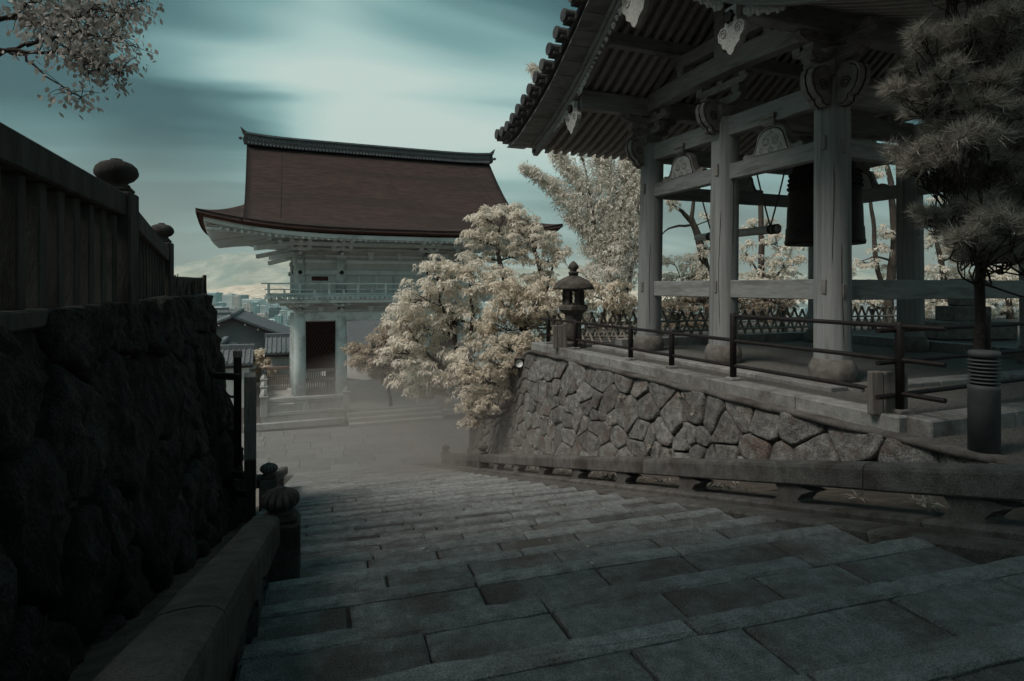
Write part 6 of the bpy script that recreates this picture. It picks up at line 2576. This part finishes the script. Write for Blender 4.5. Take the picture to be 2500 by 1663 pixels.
make_pine('pine_tree', 'dark spreading pine overhanging from the right edge in front of the tower', pb,
          [TR([(2256, 965), (2256, 800), (2256, 600), (2262, 480), (2300, 330), (2340, 150), (2380, -80)], 6.5, [.05, .05, .048, .046, .042, .036, .025]), TR([(2290, 370), (2220, 300), (2170, 290)], 6.4, [.035, .025, .015]), TR([(2320, 250), (2240, 190), (2160, 170)], 6.4, [.03, .02, .012]), TR([(2262, 500), (2330, 440), (2400, 420)], 6.4, [.035, .03, .02])],
          E(pells, t, .9), t)

# --- leafy cherry overhead: its branches hang into the upper left corner; an unseen crown is added to darken the near stairs
base = np.array([-4.6, 1.2, -.15])


def cherry_leaves(C, k, L, Wd):
    n = len(C)
    C = np.repeat(C, k, 0)
    m = n * k
    C = C + rng.normal(scale=.045, size=(m, 3)) * np.array([1, 1, .7])
    dr = unit(rng.normal(size=(m, 3)) * np.array([.6, .6, .3]) + np.array([0, 0, -.8]))
    sd = unit(np.cross(dr, rng.normal(size=(m, 3))))
    ln = L * rng.uniform(.6, 1.2, (m, 1))
    wd = Wd * rng.uniform(.7, 1.2, (m, 1))
    nn = unit(np.cross(sd, dr))
    pts = []
    for f_, w_, c_ in ((0, 0, 0), (.28, .42, .06), (.62, .46, .07), (1.0, 0, 0), (.62, -.46, .07), (.28, -.42, .06)):
        pts.append(C + dr * ln * f_ + sd * wd * w_ + nn * wd * c_)
    V = np.stack(pts, 1).reshape(-1, 3)
    return V, np.arange(m * 6).reshape(m, 6)


t = 5.2
vis = [[(-30, 68), (40, 25), (110, -10), (160, -40)], [(-30, 130), (60, 100), (130, 85), (210, 65), (285, 20), (330, 5)], [(-30, 108), (60, 120), (130, 118), (210, 120), (270, 160), (285, 172)],
       [(-30, 103), (50, 128), (100, 165), (150, 205), (190, 228)], [(-30, 40), (60, 45), (160, 30), (240, 10), (340, -20)], [(100, 95), (170, 75), (235, 85), (280, 82)], [(60, 105), (130, 60), (200, 20), (260, 30), (295, 45)], [(40, 40), (90, 60), (140, 40), (200, 0)], [(120, 118), (170, 130), (215, 150), (240, 165)]]
root = empty('cherry_tree', base)
tag(root, 'leafy cherry branches reaching into the upper left corner against the sky, with an unseen crown added for shade', 'tree')
mb = MB()
Cv = []
for i, ln in enumerate(vis):
    pts, rad = TR(ln, t + .25 * math.sin(i * 2.1), [.035 if i in (0,) else .017, .011, .006, .003])
    mb.tube(pts, rad, 6, False)
    pts = np.array(pts)
    lo = 0.25 if i != 3 else .72
    m = 58 if i != 3 else 16
    for j in range(m):
        f_ = rng.uniform(lo, 1) * (len(pts) - 1)
        q = np.array([np.interp(f_, range(len(pts)), pts[:, a]) for a in range(3)])
        off = rng.normal(size=3) * np.array([.09, .09, .07])
        Cv.append(q + off)
        mb.tube([q, q + off * .6 + np.array([0, 0, .01]), q + off], [.004, .003, .002], 4, False)
V1, Q1 = cherry_leaves(np.array(Cv), 5, .06, .03)
trunks = [TR([(0, 0), (1, 1)], 1, [.1, .1])]
tp0 = [base, base + np.array([.2, .1, 1.6]), base + np.array([.9, .3, 3.0]), base + np.array([1.9, .2, 4.3]), base + np.array([3.0, -.2, 5.4])]
tp1 = [base + np.array([.9, .3, 3.0]), base + np.array([.9, 1.4, 3.6]), base + np.array([1.2, 2.6, 3.9]), D(-30, 100, t)]
tp2 = [base + np.array([.2, .1, 1.6]), base + np.array([-.8, -.8, 3.2]), base + np.array([-.9, -2.0, 5.0])]
mt = MB()
mt.tube(tp0, [.24, .2, .16, .11, .05], 10)
mt.tube(tp1, [.1, .07, .05, .035], 8)
mt.tube(tp2, [.13, .1, .05], 8)
mt.build('trunk', M['bark_dark'], root, True)
shade_clumps = [((-1.6, -.6, 6.2), (2.4, 2.2, 1.3)), ((.9, -1.2, 6.8), (2.4, 2.2, 1.2)), ((-3.6, -1.6, 6.0), (2.2, 2.2, 1.4)), ((1.9, 1.2, 6.0), (2.0, 1.6, .9)), ((3.2, -.8, 6.6), (2.0, 2.2, 1.0)), ((0, -3.6, 6.4), (3.0, 2.0, 1.4)), ((-1.2, 1.5, 5.4), (1.9, 1.5, .9)), ((-3.8, 2.6, 5.6), (1.8, 1.9, 1.2)), ((3.8, 2.6, 6.2), (2.0, 1.8, .9)), ((5.6, 0.2, 6.6), (2.2, 2.2, 1.2)), ((5.0, -3, 6.6), (2.6, 2.2, 1.2)), ((-4.5, -4.5, 6.2), (2.6, 2.4, 1.4)), ((-5.8, .4, 6.0), (2.2, 2.0, 1.3)), ((-6.4, -2.4, 6.4), (2.4, 2.2, 1.3)), ((2.6, -3.2, 6.9), (2.6, 2.0, 1.2)), ((-2.0, -3.0, 7.6), (3.0, 2.4, 1.2))]  # unseen clumps overhead, added to keep light off the foreground
Cc = []
for c, r in shade_clumps:
    n = 1100
    u = unit(rng.normal(size=(n, 3))) * rng.uniform(0, 1, (n, 1)) ** .4
    q = np.array(c) + u * np.array(r)
    Cc.append(q)
    a, rr = nearest_on([(np.array(tp0), [.1] * 5), (np.array(tp2), [.1] * 3)], np.array(c))
    mb.tube(bend(a, c, 5, .12), [.06, .05, .04, .03, .02, .012], 6, False)
    for s_ in q[::40]:
        mb.tube(bend(np.array(c), s_, 3, .1), [.018, .014, .01, .005], 4, False)
tag(mb.build('branches', M['bark_dark'], root, True), kind='stuff')
V2, Q2 = cherry_leaves(np.concatenate(Cc), 5, .13, .085)
V = np.concatenate([V1, V2])
Q = np.concatenate([Q1, Q2 + len(V1)])
link('crown', fast_mesh('crown', V - base, Q), M['leaf_cherry'], root)


# --- ferns and weeds on the walls
def tuft(name, label, pts, n, L, m, cat='fern'):
    C = np.array(pts)
    V, Q = leaves_mesh(C, np.tile([0, 0, 1.0], (len(C), 1)), n, L, L * .16, (.1, 1.1), .35)
    o = link(name, fast_mesh(name, V, Q), M[m])
    return tag(o, label, cat, kind='stuff')


pts = []
for i in range(46):
    u = random.uniform(5, 16.5)
    v = random.uniform(.1, 1.0) if random.random() < .35 else random.uniform(.9, 2.4)
    if v < rw_top(u) + H0 + SLOPE * u:
        pts.append(rw_face(u, v, .06))
for i in range(60):
    y = random.uniform(2, 17)
    pts.append(np.array([random.uniform(3.85, 4.2), y, -H0 - SLOPE * y + .04]))
tuft('wall_ferns', 'small pale ferns and weeds growing in the joints of the retaining wall', pts, 9, .13, 'fern')
pts = []
for i in range(9):
    u = random.uniform(6, 10.5)
    v = random.uniform(0, 2.6)
    pts.append(lw_face(u, v, .16))
for i in range(30):
    y = random.uniform(3, 9)
    pts.append(np.array([random.uniform(-1.0, -.55), y, -H0 - SLOPE * y - .12]))
tuft('strip_weeds', 'sparse weeds at the foot of the boulder wall', pts, 8, .05, 'leaf_dark', 'weeds')
# fallen leaves on the stairs
V, Q = [], []
for i in range(14):
    x, y = random.uniform(-.2, 3.2), random.uniform(1.3, 9)
    k = math.ceil((y - Y0N) / TREAD)
    z = -H0 - SLOPE * (Y0N + TREAD * k) + .012
    a, l = random.uniform(0, 6.28), random.uniform(.010, .02)
    for (u, v, h) in ((1, 0, .004), (0, .5, .0), (-1, 0, .006), (0, -.5, 0)):
        V.append((x + l * (u * math.cos(a) - v * math.sin(a)), y + l * (u * math.sin(a) + v * math.cos(a)), z + h))
    Q.append([len(V) - 4, len(V) - 3, len(V) - 2, len(V) - 1])
tag(link('fallen_leaves', fast_mesh('fallen_leaves', np.array(V), np.array(Q)), M['leaf_gold']), 'scattered small fallen leaves on the steps', 'leaves', kind='stuff')


# ================================================================== air: haze over the plain, blurred crowd on the lower stairs as a brownish volume
def volume_mat(name, col, dens, aniso=0.2):
    m = bpy.data.materials.new(name)
    m.use_nodes = True
    nd, lk = m.node_tree.nodes, m.node_tree.links
    nd.clear()
    o = nd.new('ShaderNodeOutputMaterial')
    v = nd.new('ShaderNodeVolumePrincipled')
    v.inputs['Color'].default_value = (*col, 1)
    v.inputs['Density'].default_value = dens
    v.inputs['Anisotropy'].default_value = aniso
    lk.new(v.outputs[0], o.inputs['Volume'])
    return m, nd, lk, v


hm, *_ = volume_mat('haze_air', (0.84, 0.92, 0.88), 5.0e-5)
mb = MB()
mb.add([(-14000, -9000, -119.5), (14000, -9000, -119.5), (14000, 14000, -119.5), (-14000, 14000, -119.5), (-14000, -9000, 900), (14000, -9000, 900), (14000, 14000, 900), (-14000, 14000, 900)],
       [(3, 2, 1, 0), (4, 5, 6, 7), (0, 1, 5, 4), (1, 2, 6, 5), (2, 3, 7, 6), (3, 0, 4, 7)])
tag(mb.build('haze', hm), 'thin pale haze over the plain and the distant mountains', 'haze', kind='stuff')

mm, nd, lk, v = volume_mat('crowd_blur_air', (0.86, 0.77, 0.71), 0.05, 0.1)  # foggy volume in place of the moving, blurred crowd
tcn = nd.new('ShaderNodeTexCoord')
nz = nd.new('ShaderNodeTexNoise')
nz.inputs['Scale'].default_value = .42
nz.inputs['Detail'].default_value = 2
lk.new(tcn.outputs['Object'], nz.inputs[0])


def vmath(op, a, b):
    n = nd.new('ShaderNodeMath')
    n.operation = op
    n.use_clamp = False
    for i, q in enumerate((a, b)):
        if isinstance(q, (int, float)):
            n.inputs[i].default_value = q
        else:
            lk.new(q, n.inputs[i])
    return n.outputs[0]


sp = nd.new('ShaderNodeSeparateXYZ')
mp = nd.new('ShaderNodeMapping')
mp.inputs['Scale'].default_value = (1 / 8.0, 1 / 12.0, 1 / 2.9)
lk.new(tcn.outputs['Object'], mp.inputs[0])
ln_ = nd.new('ShaderNodeVectorMath')
ln_.operation = 'LENGTH'
lk.new(mp.outputs[0], ln_.inputs[0])
fall = vmath('MAXIMUM', vmath('SUBTRACT', 1.0, ln_.outputs['Value']), 0.0)
den = vmath('MULTIPLY', vmath('MULTIPLY', fall, vmath('MAXIMUM', vmath('SUBTRACT', nz.outputs[0], .30), 0.0)), 1.1)
lk.new(den, v.inputs['Density'])
me_c = np.array([4.6, 16.6, -4.3])
mo_ = MB()
V = []
for a in range(11):
    th = math.pi * a / 10
    for b in range(20):
        ph = 2 * math.pi * b / 20
        V.append((8.0 * math.sin(th) * math.cos(ph), 12.0 * math.sin(th) * math.sin(ph), 2.9 * math.cos(th)))
Fc = [(a * 20 + b, (a + 1) * 20 + b, (a + 1) * 20 + (b + 1) % 20, a * 20 + (b + 1) % 20) for a in range(10) for b in range(20)]
o = mo_.add(V, Fc).build('crowd_blur', mm)
o.location = me_c
tag(o, 'brownish volume standing in for the blurred crowd over the foot of the stairs', 'crowd_blur', kind='stuff')
